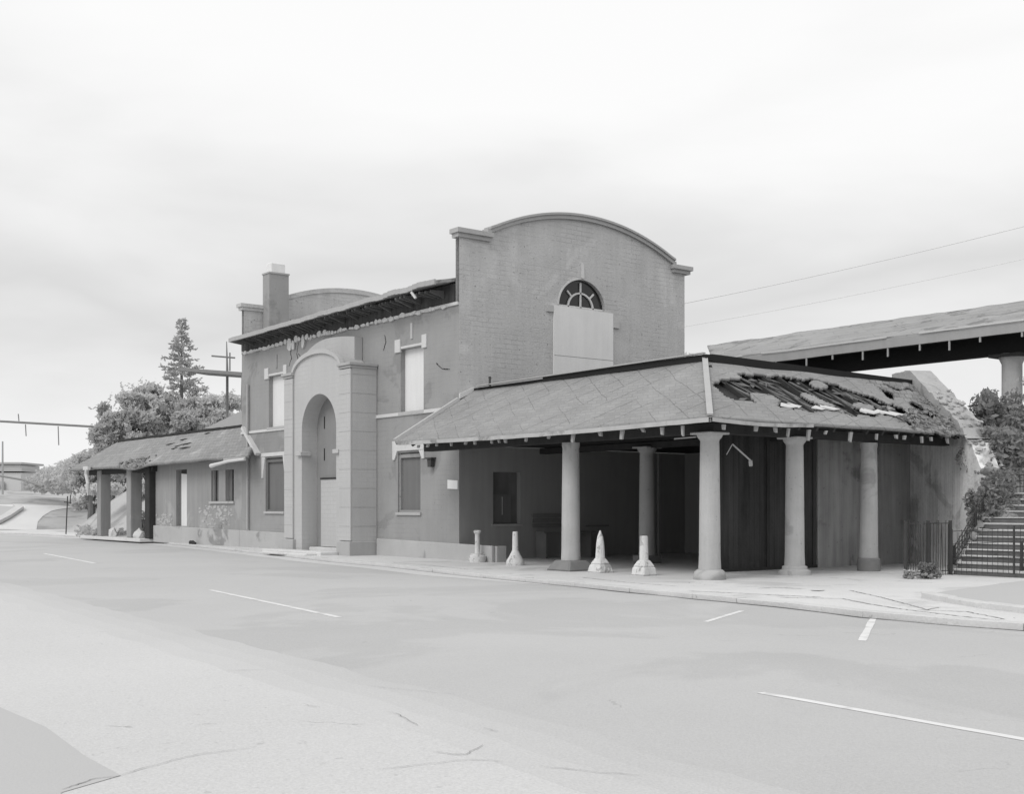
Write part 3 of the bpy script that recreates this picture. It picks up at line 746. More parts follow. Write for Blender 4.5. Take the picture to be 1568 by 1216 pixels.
# notice and lamp on the wall
nb = MB(); nb.prism([(-.56, -.04, 2.14), (-.03, -.04, 2.12), (-.03, -.04, 2.38), (-.56, -.04, 2.41)], (0, .035, 0))
tag(nb.build('wall_notice', M_SIGN, loc=(-.3, 0, 2.26)), 'small blank white notice on grey wall near building corner', 'notice')
lm = thing('wall_lamp', 'small dark box lamp on wall beside grey boarded window', 'lamp', (-1.38, -.05, 2.95))
MB().prism([(-1.46, -.02, 2.82), (-1.30, -.02, 2.82), (-1.27, -.02, 3.06), (-1.49, -.02, 3.06)], (0, -.14, 0)).build('lamp_body', M_METAL, lm)
MB().box(-1.54, -1.22, -.2, 0, 3.065, 3.11).build('hood', M_METAL, lm)

# ================================================================== LEFT WING
wg = thing('station_wing', 'low single-storey side wing with sagging tiled roof and open porch', 'building', (-23, 3, 0))
W1 = (-21.7, -20.5, .75, 3.22); W2 = (-17.95, -15.75, 1.82, 3.1)
mb = MB(); wall_plane(mb, -24.1, LX - .003, 0, 3.5, [W1, W2], PF, .25)
mb.add([(-24.1, 0, 0), (-24.1, 6, 0), (-24.1, 6, 3.5), (-24.1, 0, 3.5)], [(3, 2, 1, 0)])
M_WING = mat('wing render', .305, .14, .7, streak=.22, bump=.2, pits=.15, patch=(1.22, .5, .56, .66))
mb.build('wall', M_WING, wg)
wd = MB().box(W1[0] + .28, W1[1] + .02, .13, .18, W1[2] - .02, W1[3] + .02).build('door_board', M_BOARD, wg)
MB().box(W1[0] - .02, W1[0] + .28, .15, .2, W1[2] - .02, W1[3] + .02).build('jamb', M_GREYBOARD, wd)
MB().prism([(W1[0] + .35, .1, 3.05), (W1[1] - .02, .1, 3.0), (W1[1] - .02, .1, 3.25), (W1[0] + .35, .1, 3.25)], (0, .05, 0)).build('torn_top', M_DARKWOOD, wd)
ww = MB().box(W2[0] - .02, W2[1] + .02, .2, .24, W2[2] - .02, W2[3] + .02).build('window', M_GLASS, wg)
mu = MB(); xm = (W2[0] + W2[1]) / 2 + .02; mu.box(xm - .33, xm + .33, -.02, .19, W2[2], W2[3]); mu.box(W2[0], W2[0] + .08, .1, .19, W2[2], W2[3]); mu.split('mullion', M_WING, ww)
MB().box(W2[0] + .3, W2[0] + .5, .14, .18, W2[2], W2[3]).build('frame', M_GREYBOARD, ww); MB().box(xm + .36, xm + .62, .14, .18, W2[2], W2[3]).build('frame', M_GREYBOARD, ww)
MB().box(W2[0] - .1, W2[1] + .1, -.07, .1, W2[2] - .1, W2[2] - .003).build('sill', M_PLINTH, ww)
rs_ = MB()   # exposed rough masonry under the windows
for k in range(120):
    x = rnd.choice([rnd.uniform(-24, -22.15), rnd.uniform(-19.2, -15.9), rnd.uniform(-18.5, -16.5)]); z = rnd.uniform(.72, 1.65 if x > -20 else 1.25); w = rnd.uniform(.05, .20); h = rnd.uniform(.03, .08)
    yk = -.004 - .00012 * k; rs_.prism([(x + w * math.cos(a) * rnd.uniform(.7, 1.1), yk, z + h * math.sin(a) * rnd.uniform(.7, 1.1)) for a in [i * .9 for i in range(7)]], (0, .05, 0))
tag(rs_.build('bare_masonry', M_PLINTH, wg), kind='stuff')
pl = MB().prism([(-24.2, -.10, -.02), (LX - .03, -.10, -.02), (LX - .03, -.10, .66), (-24.2, -.10, .74)], (0, .13, 0)).build('plinth', M_PLINTH, wg, bevel=.02)
MB().box(-32.5, -24.22, -.7, 6, -.02, .13).build('porch_floor', M_PAVE, wg, bevel=.02)
MB().box(-33, -24.15, 5.6, 5.75, .25, .6).build('porch_kerb', M_CONC, wg)
def porch_post(x, m, w=.26):
    q = MB(); q.box(x - w, x + w, -.3, -.3 + 2 * w, .13, 3.42); return q.build('porch_post', m, wg, bevel=.03)
porch_post(-30.9, M_WING); porch_post(-26.75, M_WING, .28); porch_post(-24.4, M_DARKWOOD, .27)
MB().box(-32.6, -23.9, -.22, .12, 3.2, 3.46).build('porch_beam', M_DARKWOOD, wg)
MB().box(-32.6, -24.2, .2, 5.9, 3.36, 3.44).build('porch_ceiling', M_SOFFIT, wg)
# roof sheet with sag and broken edge
def wz(x, t):
    sag = -.14 * math.exp(-((x + 25.2) / 2.2) ** 2) * (1 - t) + .05 * nz3(x * .5, t * 2) * (1 - .5 * t)
    return 3.52 + 1.5 * t + sag
wr_ = MB(); nxx, nyy = 90, 16
X0, X1, RXR = -34.1, -12.9, LX - .02
for j in range(nyy + 1):
    t = j / nyy; y = -.75 + 2.3 * t
    for i in range(nxx + 1):
        s_ = i / nxx; xl = X0 + .75 * t
        xr = X1 if y < 0 else RXR
        if y < -.02: xr = X1 - 1.2 * (t / .326) * .9
        x = xl + (xr - xl) * s_
        edge = .05 * nz3(x * 2.2, 8) if j == 0 else 0
        wr_.v.append((x, y + edge, wz(x, t) + (.02 * nz3(x * 3, y * 3) if j else 0)))
for j in range(nyy):
    for i in range(nxx): wr_.f.append((j * (nxx + 1) + i, j * (nxx + 1) + i + 1, (j + 1) * (nxx + 1) + i + 1, (j + 1) * (nxx + 1) + i))
wr_.build('roof', M_OLDROOF, wg, solid=.11, smooth=60)
MB().prism([(-33.3, 1.57, 4.9), (LX - .03, 1.57, 4.9), (LX - .03, 5.6, 3.6), (-33.3, 5.6, 3.6)], (0, 0, .1)).build('rear_roof', M_OLDROOF, wg)
rg = MB()
for i in range(24):
    x0 = -33.3 + i * (18.2 / 24); rg.beam((x0, 1.55, wz(x0, 1) + .03 + rnd.uniform(-.02, .02)), (x0 + .74, 1.55, wz(x0 + .74, 1) + .03), .16, .09)
rg.build('ridge_capping', M_DARKWOOD, wg)
MB().beam((-14.75, -.05, 4.72), (-13.35, -.10, 3.62), .12, .20, (0, 1, 0)).build('flashing', M_WHITE, wg)
gt = MB(); gt.tube([(-12.95, -.84, 3.40), (-14.4, -.86, 3.36), (-15.3, -.88, 3.28), (-15.9, -.9, 3.22)], [.05, .06, .07, .09]); gt.build('hanging_gutter', M_WHITE, wg)
MB().box(-14.9, -12.95, -.83, -.775, 3.34, 3.5).build('fascia', M_STUCCO2, wg)
hp = MB(); hp.tube([(-30.9, -.86, 3.55), (-31.0, -.88, 3.2), (-30.8, -.86, 2.75), (-30.85, -.85, 2.15)], [.12, .10, .09, .05]); 
hp.box(-31.3, -30.6, -.95, -.80, 3.42, 3.6); hp.build('broken_downpipe', M_WHITE, wg)
rb_ = MB()
for k in range(60):
    x = rnd.gauss(-25.3, 1.0); t = rnd.uniform(0, .3); y = -.78 + 2.3 * t; w = rnd.uniform(.05, .16); z = wz(x, t) + .02
    rb_.prism([(x + w * math.cos(a), y + w * math.sin(a) * .7, z - .06 * rnd.random()) for a in (0, 1.3, 2.4, 3.6, 5)], (rnd.uniform(-.04, .04), 0, rnd.uniform(.03, .1)))
tag(rb_.build('broken_tiles', M_OLDROOF, wg), kind='stuff')
bk = MB()
for k in range(9):
    x = rnd.uniform(-24.5, -21); t = rnd.uniform(.4, .9); y = -.75 + 2.3 * t; w = rnd.uniform(.2, .55)
    bk.prism([(x - w, y, wz(x - w, t) + .012), (x, y - .06, wz(x, t) + .012), (x + w, y + .06, wz(x + w, t) + .03), (x, y + .1, wz(x, t) + .055)], (0, 0, .02))
tag(bk.build('slipped_tiles', M_DARKWOOD, wg), kind='stuff')

# ================================================================== CORNER CANOPY
cn = thing('corner_canopy', 'open hipped canopy on round columns with rotted hole in its right roof slope', 'canopy', (6, 1, 0))
EX, EY, EZ = 12.1, -2.1, 3.47; RX, RY, RZ2 = 9.5, .5, 5.1
KS = (RZ2 - EZ) / (RY - EY)
# left slope (faces the street)
def sheet(fn, nu, nv, skip=None):
    q = MB()
    for j in range(nv + 1):
        for i in range(nu + 1): q.v.append(fn(i / nu, j / nv))
    for j in range(nv):
        for i in range(nu):
            if skip and skip((i + .5) / nu, (j + .5) / nv): continue
            q.f.append((j * (nu + 1) + i, j * (nu + 1) + i + 1, (j + 1) * (nu + 1) + i + 1, (j + 1) * (nu + 1) + i))
    return q
def fl_(u, v):
    y = EY + (RY - EY) * v; x0 = -.25 + .27 * smooth01((y + 2.1) / 2.0) + .012; x1 = EX + (RX - EX) * v; x = x0 + (x1 - x0) * u
    z = EZ + (RZ2 - EZ) * v + .03 * nz3(x * .6, y * .6) * math.sin(math.pi * u) - .05 * math.sin(math.pi * u) * (1 - v)
    ed = .025 * nz3(x * 2.5, 1) if v == 0 else 0
    return (x, y - ed, z)
sheet(fl_, 90, 18).build('roof', M_ROOF, cn, solid=.09, smooth=50)
YE0, YE1 = 7.6, 9.35
def fr(u, v):
    x = EX + (RX - EX) * v; y0 = EY + (RY - EY) * v; y1 = YE0 + (YE1 - YE0) * v; y = y0 + (y1 - y0) * u
    d = smooth01((u - .62) / .3)
    z = EZ + (RZ2 - EZ) * v + .03 * nz3(x * .6 + 5, y * .6) * min(1, u * 6) + d * .06 * nz3(x * 2.2, y * 2.2) - .05 * d * (1 - v)
    ed = (.03 + .05 * d) * (nz3(y * 2.5, 1) + .8 * nz3(y * 7, 3)) * (1 + 1.5 * d) if v == 0 else 0
    if u == 1: y += .10 * nz3(v * 9, 2)
    return (x + ed, y, z)
HOLE = [(.42, -.60), (.62, .0), (.80, 1.1), (.85, 2.4), (.84, 3.8), (.74, 4.8), (.64, 5.5), (.44, 6.2), (.28, 6.1), (.23, 5.0), (.24, 3.6), (.24, 2.1), (.21, 1.2), (.26, .7), (.32, .2), (.30, -.4)]
def in_poly(px, py, P):
    c = False; n_ = len(P)
    for i in range(n_):
        (x0, y0), (x1, y1) = P[i], P[(i + 1) % n_]
        if (y0 > py) != (y1 > py) and px < (x1 - x0) * (py - y0) / (y1 - y0) + x0: c = not c
    return c
M_CRUMB = mat('crumbled slate', .24, .45, 1.6, bump=.7, bscale=12, fine=.35, pits=.6, courses=.7, csize=(.3, .28))
def hole(u, v):
    p = fr(u, v); y = p[1]
    a = v + .11 * nz3(y * 1.3, v * 6, 3) + .05 * nz3(y * 4, v * 16, 5); b = y + .35 * nz3(v * 5, y * .9, 7)
    if in_poly(a, b, HOLE):
        return not (nz3(y * .9 + 2, v * 4, 8) > .36)
    # ragged gaps near the far end
    if u > .74 and nz3(y * 1.6, v * 9, 12) > .20 and .06 < v < .93: return True
    return False
br_ = sheet(fr, 150, 46, hole).build('broken_roof', M_ROOF, cn, solid=.07, smooth=50)
br_.data.materials.append(M_CRUMB)
for f in br_.data.polygons:
    c = f.center; yy = c.y + 1.0; xx = c.x + 6.0; v = (EX - xx) / (EX - RX)
    if yy + 1.3 * nz3(yy * .8, v * 3, 2) + .4 * nz3(yy * 4, v * 9, 5) > 6.3 - .9 * (v < .3): f.material_index = 1
# under-deck: dark boards seen through the hole
def fu(u, v):
    p = fr(u, .1 + .88 * v); return (p[0] - .03, p[1], p[2] - .20)
sheet(fu, 20, 6).build('under_deck', M_DARKWOOD, cn)
pk = MB(); y = .35
while y < 5.7:
    w = rnd.uniform(.10, .2); v0 = rnd.uniform(.16, .3); v1 = rnd.uniform(.72, .86); sl = rnd.uniform(.45, .8)
    def rp_(yy, v, dz): x = EX + (RX - EX) * v; return (x, yy, EZ + (RZ2 - EZ) * v + dz)
    if rnd.random() < .85:
        pk.beam(rp_(y + sl, v0, -.13 + rnd.uniform(-.03, .03)), rp_(y - sl * .3, v1, -.13 + rnd.uniform(-.03, .03)), w * .7, .018, (.53, 0, .85))
    y += w + rnd.uniform(.03, .3)
pk.split('roof_board', M_OLDWOOD, cn)
sh_ = MB()
for k in range(55):   # loose broken tiles and splinters around the hole
    yy = rnd.uniform(-.3, 6.0); v = rnd.uniform(.26, .8)
    if not in_poly(v, yy, HOLE): continue
    p = Vector(rp_(yy, v, rnd.uniform(-.15, .0))); w = rnd.uniform(.06, .26); h = rnd.uniform(.02, .07); an = rnd.uniform(-1.2, 1.2)
    a = Vector((0, math.cos(an), 0)) + Vector((-.84, 0, .53)) * math.sin(an); b = a.cross(Vector((.53, 0, .84)))
    sh_.prism([p + a * w, p + b * h, p - a * w * rnd.uniform(.6, 1), p - b * h], Vector((.53, 0, .84)) * .012)
tag(sh_.build('loose_tiles', M_OLDWOOD, cn, jitter=.01), kind='stuff')
wl = MB()
for k in range(11):   # bleached torn underlay along the lower lip of the hole
    yy = rnd.uniform(1.0, 5.6); v = .262 + .05 * nz3(yy * 1.4, 1); wq = rnd.uniform(.5, 1.6); p = Vector(rp_(yy, v, .02)); w = rnd.uniform(.12, .4)
    wl.prism([p + Vector((0, -w, 0)), p + Vector((.1 * rnd.random(), 0, -.05)), p + Vector((0, w, 0)), p + Vector((-.08 - .22 * rnd.random(), rnd.uniform(-.1, .1), .09))], Vector((.53, 0, .84)) * .02)
tag(wl.build('torn_underlay', M_WHITE, cn, jitter=.012), kind='stuff')
ru = MB()
for k in range(95):   # crumbled tiles at the far lower corner
    yy = rnd.uniform(5.2, 8.9); v = rnd.uniform(0, .75) * (.35 + .65 * (yy - 5.6) / 3.2)
    if yy > YE0 + (YE1 - YE0) * v: continue
    p = Vector(rp_(yy, v, .03)); w = rnd.uniform(.05, .16); h = rnd.uniform(.02, .07); an = rnd.uniform(-1.3, 1.3)
    a = Vector((0, math.cos(an), 0)) + Vector((-.84, 0, .53)) * math.sin(an); b = a.cross(Vector((.53, 0, .84)))
    ru.prism([p + a * w, p + b * h, p - a * w * rnd.uniform(.6, 1), p - b * h], Vector((.53, 0, .84)) * rnd.uniform(.01, .06))
tag(ru.build('crumbled_tiles', M_CRUMB, cn, jitter=.015), kind='stuff')
# hip capping, ridge beams, verge
MB().beam((EX - .02, EY + .02, EZ + .06), (RX + .02, RY - .02, RZ2 + .05), .13, .04).build('hip_capping', M_PALEMETAL_ := mat('hip capping', .42, .1, 3, bump=.2), cn)
rd = MB(); rd.prism([(.02, RY - .02, RZ2 - .02), (.02, RY + .12, RZ2 - .02), (.02, RY + .12, RZ2 + .06), (.02, RY - .02, RZ2 + .06)], (3.4, 0, 0))
rd.prism([(3.42, RY - .06, RZ2 - .02), (3.42, RY + .16, RZ2 - .02), (3.42, RY + .16, RZ2 + .13), (3.42, RY - .06, RZ2 + .13)], (RX - 3.42 + .1, 0, 0))
rd.prism([(RX - .14, RY + .17, RZ2 - .03), (RX + .09, RY + .17, RZ2 - .03), (RX + .09, RY + .17, RZ2 + .16), (RX - .14, RY + .17, RZ2 + .16)], (0, YE1 - RY - .3, -.12))
rd.build('ridge_board', M_BLACK, cn, jitter=.006)
MB().beam((.35, RY - .08, RZ2 + .10), (RX + .05, RY - .08, RZ2 + .165), .10, .03).build('ridge_flashing', M_STUCCO2, cn)
MB().tube([(1.0, RY - .1, RZ2 + .05), (1.0, RY - .1, RZ2 + .33)], .035).build('ridge_spike', M_METAL, cn)
vg = MB().beam((-.24, EY, EZ + .05), (.03, -.05, EZ + KS * 2.05 + .06), .14, .10).build('verge_board', M_PORTAL, cn)
MB().prism([(.02, -.02, 4.82), (.02, .5, 5.06), (.02, .5, 5.2), (.02, -.02, 4.98)], (.06, 0, 0)).build('wall_flashing', M_WHITE, cn)
# eaves board
eb = MB()
def eb_run(a, b, z0, z1, hh, drop=0.0):
    n_ = 40
    for i in range(n_):
        t0, t1 = i / n_, (i + 1) / n_; p0 = Vector(a).lerp(Vector(b), t0); p1 = Vector(a).lerp(Vector(b), t1)
        k0 = -.05 * math.sin(math.pi * t0) + .012 * nz3(p0.x * 2, p0.y * 2); k1 = -.05 * math.sin(math.pi * t1) + .012 * nz3(p1.x * 2, p1.y * 2)
        d = (p1 - p0).normalized(); n2 = Vector((d.y, -d.x, 0)) * .035
        eb.add([p0 + n2 + Vector((0, 0, EZ - hh + k0)), p1 + n2 + Vector((0, 0, EZ - hh + k1)), p1 - n2 + Vector((0, 0, EZ - hh + k1)), p0 - n2 + Vector((0, 0, EZ - hh + k0)),
                p0 + n2 + Vector((0, 0, EZ - .005 + k0)), p1 + n2 + Vector((0, 0, EZ - .005 + k1)), p1 - n2 + Vector((0, 0, EZ - .005 + k1)), p0 - n2 + Vector((0, 0, EZ - .005 + k0))],
               [(3, 2, 1, 0), (0, 1, 5, 4), (2, 3, 7, 6), (4, 5, 6, 7)])
eb_run((.0, EY - .03, 0), (EX + .02, EY - .03, 0), 0, 0, .10); eb_run((EX + .03, EY, 0), (EX + .03, 1.2, 0), 0, 0, .08)
eb.build('eaves_board', mat('peeling eaves board', .44, .25, 2.2, streak=.1, bump=.3, patch=(.6, 1.2, .55, .65)), cn)
# rafters with bleached tails
rfm = MB(); tails = MB()
x = .5
while x < EX - 2.2:
    rfm.beam((x, EY + .1, EZ - .10), (x, RY - .1, RZ2 - .20), .07, .12); x += .62
y = .3
while y < 7.3:
    rfm.beam((EX - .1, y, EZ - .10), (RX + .1, y, RZ2 - .20), .07, .12); y += .62
rfm.split('rafter', M_DARKWOOD, cn)
x = .9
tl = []
while x < EX - .1: tl.append((x, EY + .05, 0)); x += rnd.uniform(.25, .95)
y = EY + .5
while y < 7.2: tl.append((EX - .05, y, 1)); y += rnd.uniform(.3, 1.05)
for tx, ty, k in tl:
    w = rnd.uniform(.03, .06); h = rnd.uniform(.08, .26) * (1 if tx > 6 else .5); sw = rnd.uniform(-.05, .05)
    a = Vector((tx, ty, EZ - .13)); u = Vector((1, 0, 0)) if k == 0 else Vector((0, 1, 0)); th = Vector((0, .05, 0)) if k == 0 else Vector((-.05, 0, 0))
    tails.prism([a - u * w, a + u * w, a + u * (w * .8 + sw) - Vector((0, 0, h)), a + u * (sw - w * .6) - Vector((0, 0, h * rnd.uniform(.8, 1)))], th)
tails.split('rafter_tail', M_PALEWOOD, cn)
# ceiling and beams
cl = MB(); cl.add([(.005, EY + .25, EZ - .03), (EX - .25, EY + .25, EZ - .03), (EX - .25, 7.7, EZ - .03), (9.4, 9.56, EZ - .03), (.005, 9.56, EZ - .03)], [(4, 3, 2, 1, 0)])
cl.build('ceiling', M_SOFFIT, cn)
CY0, CX0 = -1.15, 11.2
bmz = MB(); bmz.box(.05, CX0 + .25, CY0 - .14, CY0 + .14, 3.21, EZ - .05); bmz.box(CX0 - .14, CX0 + .14, CY0 + .15, 8.2, 3.21, EZ - .05); bmz.box(.05, CX0 - .15, 3.05, 3.3, 3.25, EZ - .05)
bmz.build('edge_beam', M_DARKWOOD, cn)
# columns
def column(x, y, h, r, low_base=False, cap='flare', m=M_COLUMN):
    c = MB()
    prof = [(r * 1.06, 0), (r * 1.06, .02), (r, .35), (r * .985, 1.0), (r * .95, 1.9), (r * .90, h - .30), (r * .88, h - .16)]
    if cap == 'flare': prof += [(r * .94, h - .12), (r * 1.12, h - .07), (r * 1.2, h - .03), (r * 1.2, h)]
    else: prof += [(r * .95, h - .08), (r * .95, h)]
    c.lathe((x, y, .2), [(a, z * (h - .2) / h) for a, z in prof], 28)
    o = c.build('column', m, cn, smooth=35)
    if cap == 'flare':
        MB().box(x - r * 1.32, x + r * 1.32, y - r * 1.32, y + r * 1.32, h - .002, h + .05).build('capital', m, o, bevel=.015)
    return o
c_ = column(CX0, CY0, 3.18, .235)
MB().lathe((CX0, CY0, 0), [(.36, 0), (.36, .06), (.34, .16), (.30, .2), (.27, .22)], 28).build('base', M_PLINTH, c_, smooth=35)
for yy in (1.72, 4.55):
    c_ = column(CX0, yy, 3.18, .225, cap='flare' if yy < 3 else 'plain')
    if yy < 3: MB().lathe((CX0, yy, 0), [(.37, 0), (.37, .10), (.29, .14), (.29, .2), (.25, .22)], 28).build('base', M_PLINTH, c_, smooth=35)
    else: MB().lathe((CX0, yy, 0), [(.28, 0), (.28, .3), (.25, .33)], 28).build('base', M_COLBASE, c_, smooth=35)
c_ = column(6.5, CY0, 3.2, .235, cap='plain'); MB().frustum((6.5, CY0), .46, .30, 0, .26).build('base', M_COLBASE, c_, bevel=.04)
c_ = column(4.75, 3.17, 3.25, .23, cap='flare'); MB().box(4.45, 5.05, 2.87, 3.47, 0, .22).build('base', M_COLBASE, c_, bevel=.03)
MB().tube([(4.86, 3.5, .05), (4.86, 3.5, 3.1)], .05).build('drain_pipe', M_COLBASE, cn)

# broken batten hanging beside the corner column
hb = MB(); hb.beam((11.38, -.62, 2.98), (11.62, -.30, 2.62), .05, .03); hb.beam((11.62, -.30, 2.62), (11.60, -.26, 2.5), .07, .06); hb.beam((11.38, -.62, 2.98), (11.3, -.72, 2.75), .03, .02); hb.beam((11.38, -.62, 3.2), (11.38, -.62, 2.96), .012, .012)
tag(hb.build('hanging_batten', M_PALEWOOD, loc=(11.4, -.6, 2.5)), 'splintered pale batten dangling beside the corner column', 'batten')
hb = MB().beam((10.3, -1.33, 3.12), (11.0, -1.38, 3.13), .03, .03)
tag(hb.build('eaves_batten', M_PALEWOOD, loc=(10.6, -1.35, 3.1)), 'thin pale horizontal batten fixed beside the corner column capital', 'batten')

# plank wall behind the right-hand columns
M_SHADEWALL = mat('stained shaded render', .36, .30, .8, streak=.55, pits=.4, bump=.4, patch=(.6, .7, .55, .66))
pw = thing('plank_wall', 'tall dark stained plank and render wall closing the canopy behind the right columns', 'wall', (9.28, 5, 0))
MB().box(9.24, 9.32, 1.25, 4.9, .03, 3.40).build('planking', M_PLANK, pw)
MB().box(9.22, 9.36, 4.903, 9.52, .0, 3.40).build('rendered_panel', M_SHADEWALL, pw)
f_ = MB()
for y in (2.9, 4.72): f_.box(9.323, 9.36, y, y + .13, .03, 3.35)
f_.split('post', M_PLANK, pw)
MB().box(9.365, 9.40, 1.3, 4.85, .0, .08).build('bottom_rail', M_DARKWOOD, pw)
MB().box(9.20, 9.326, 1.12, 1.24, .03, 3.40).build('end_post', M_DARKWOOD, pw)
# junk in the dark bay
for k, (x, y, w, d, h, lb_) in enumerate(((6.2, 6.2, .5, .4, .55, 'low dark crate lying furthest inside the shaded canopy bay'), (7.6, 4.6, .4, .3, .35, 'small dark crate nearer the plank wall under the canopy'))):
    t = thing('wooden_crate', lb_, 'crate', (x, y, 0), 'crates left under the canopy')
    b_ = MB()
    for i in range(4): b_.box(x - w, x + w, y - d - .02, y - d, .02 + i * h / 4, .02 + i * h / 4 + h / 5); b_.box(x + w + .003, x + w + .02, y - d, y + d, .02 + i * h / 4, .02 + i * h / 4 + h / 5)
    b_.build('slats', M_OLDWOOD, t); MB().box(x - w + .03, x + w - .02, y - d + .02, y + d, .01, h * .9).build('box', M_DARKWOOD, t)
bn = thing('old_bench', 'broken slatted bench standing against the dark wall under the canopy', 'bench', (.5, 3.6, 0))
b_ = MB()
for i in range(3): b_.box(.22 + i * .14, .34 + i * .14, 2.75, 4.9, .78, .82)
b_.build('seat', M_COLBASE, bn)
b_ = MB()
for i in range(3): b_.box(.04, .08, 2.75, 4.4 - .5 * (i == 2), .95 + i * .16, 1.06 + i * .16)
b_.build('backrest', M_COLBASE, bn)
for y in (2.85, 4.7):
    MB().box(.1, .6, y, y + .07, 0, .775).build('leg', M_COLBASE, bn)

# ================================================================== REAR RETAINING WALL AND PARAPET
rw = thing('retaining_wall', 'stained crumbling rendered wall with pale sloping parapet beside the steps', 'wall', (11.3, 8.4, 0))
A_, B_ = Vector((8.75, 9.95, 0)), Vector((13.25, 7.28, 0)); dv = (B_ - A_).normalized(); nv = Vector((dv.y, -dv.x, 0))
if nv.x < 0: nv = -nv
MB().box(-.2, 9.25, 9.56, 9.9, -.05, 4.9).build('back_wall', M_UNDER, rw)
LEN = (B_ - A_).length
def rtop(s):   # height of the wall along its length
    x = s / LEN; z = 5.42 - .05 * x
    if x > .22: z = 5.40 - (x - .22) / .60 * 1.85
    if x > .80: z = 3.50 - (x - .80) / .16 * 1.0
    if x > .96: z = 2.5 - (x - .96) / .04 * 1.2
    return z
q = MB(); n_ = 60
for i in range(n_):
    s0, s1 = LEN * i / n_, LEN * (i + 1) / n_
    j0 = (.10 if s0 / LEN > .7 else .02) * nz3(s0 * 5, 2); j1 = (.10 if s1 / LEN > .7 else .02) * nz3(s1 * 5, 2)
    p0, p1 = A_ + dv * s0, A_ + dv * s1; z0, z1 = min(rtop(s0) + j0, 3.42 if False else 9), rtop(s1) + j1; e_ = -nv * .5
    q.add([p0 + Vector((0, 0, -.1)), p1 + Vector((0, 0, -.1)), p1 + Vector((0, 0, z1)), p0 + Vector((0, 0, z0)), p0 + e_ + Vector((0, 0, -.1)), p1 + e_ + Vector((0, 0, -.1)), p1 + e_ + Vector((0, 0, z1)), p0 + e_ + Vector((0, 0, z0))],
          [(0, 1, 2, 3), (7, 6, 5, 4), (3, 2, 6, 7)] + ([(1, 5, 6, 2)] if i == n_ - 1 else []) + ([(0, 3, 7, 4)] if i == 0 else []))
q.build('plastered_wall', M_RETAIN, rw, recalc=True)
q = MB()   # pale render skin on the exposed parapet above the canopy roof line
for i in range(n_):
    s0, s1 = LEN * i / n_, LEN * (i + 1) / n_
    if s1 / LEN > .86: break
    zb0, zb1 = max(3.3, 5.0 - (s0 / LEN) * 1.95), max(3.3, 5.0 - (s1 / LEN) * 1.95)
    j0 = .05 * nz3(s0 * 4, 2); j1 = .05 * nz3(s1 * 4, 2)
    p0, p1 = A_ + dv * s0 + nv * .03, A_ + dv * s1 + nv * .03; e_ = -nv * .62
    z0, z1 = rtop(s0) + .04 + (.03 + .10 * smooth01(s0 / LEN * 1.4 - .2)) * (nz3(s0 * 5, 2) + .5 * nz3(s0 * 13, 4)), rtop(s1) + .04 + (.03 + .10 * smooth01(s1 / LEN * 1.4 - .2)) * (nz3(s1 * 5, 2) + .5 * nz3(s1 * 13, 4))
    q.add([p0 + Vector((0, 0, zb0)), p1 + Vector((0, 0, zb1)), p1 + Vector((0, 0, z1)), p0 + Vector((0, 0, z0)), p0 + e_ + Vector((0, 0, zb0)), p1 + e_ + Vector((0, 0, zb1)), p1 + e_ + Vector((0, 0, z1)), p0 + e_ + Vector((0, 0, z0))],
          [(0, 1, 2, 3), (7, 6, 5, 4), (3, 2, 6, 7), (0, 4, 5, 1)])
q.build('parapet', M_PALEWALL, rw)
# rubble blocks of the collapsed end
rb_ = MB()
def stone(q, c, r, flat=.7):
    bm = bmesh.new(); bmesh.ops.create_icosphere(bm, subdivisions=2 if r > .14 else 1, radius=1)
    sd_ = rnd.uniform(0, 90); st_ = (rnd.uniform(.7, 1.3), rnd.uniform(.7, 1.3), flat)
    vs_ = []
    for v in bm.verts:
        k = 1 + .35 * nz3(v.co.x * 1.3 + sd_, v.co.y * 1.3, v.co.z * 1.3) + (rnd.uniform(-.22, .16) if r <= .14 else rnd.uniform(-.07, .07) + .25 * nz3(v.co.x * 3 + sd_, v.co.y * 3, v.co.z * 3)); vs_.append((c[0] + v.co.x * r * st_[0] * k, c[1] + v.co.y * r * st_[1] * k, c[2] + v.co.z * r * st_[2] * k))
    fs_ = [tuple(v.index for v in f.verts) for f in bm.faces]; bm.free(); q.add(vs_, fs_)
for k in range(420):
    s = rnd.uniform(.84, 1.16) * LEN; p = A_ + dv * s + nv * rnd.uniform(-.45, .03); zt = 3.4 - (s / LEN - .80) / .38 * 2.2; z = zt * rnd.uniform(.25, 1.02)
    stone(rb_, (p.x, p.y, z), rnd.choice((.05, .07, .09, .12, .17)))
o = rb_.build('rubble_bank', M_RUBBLE, loc=(13.3, 7.6, 0)); tag(o, 'bank of broken masonry at the ragged wall end by the steps', 'rubble', kind='stuff')

q = MB()
for k in range(70):
    t = rnd.uniform(.42, .95); s_ = t * LEN; p = A_ + dv * s_ + nv * rnd.uniform(-.55, .06); stone(q, (p.x, p.y, rtop(s_) + .05 + rnd.uniform(-.05, .04)), rnd.choice((.04, .05, .07, .1)), .6)
tag(q.build('broken_coping', M_PALEWALL, rw), kind='stuff')
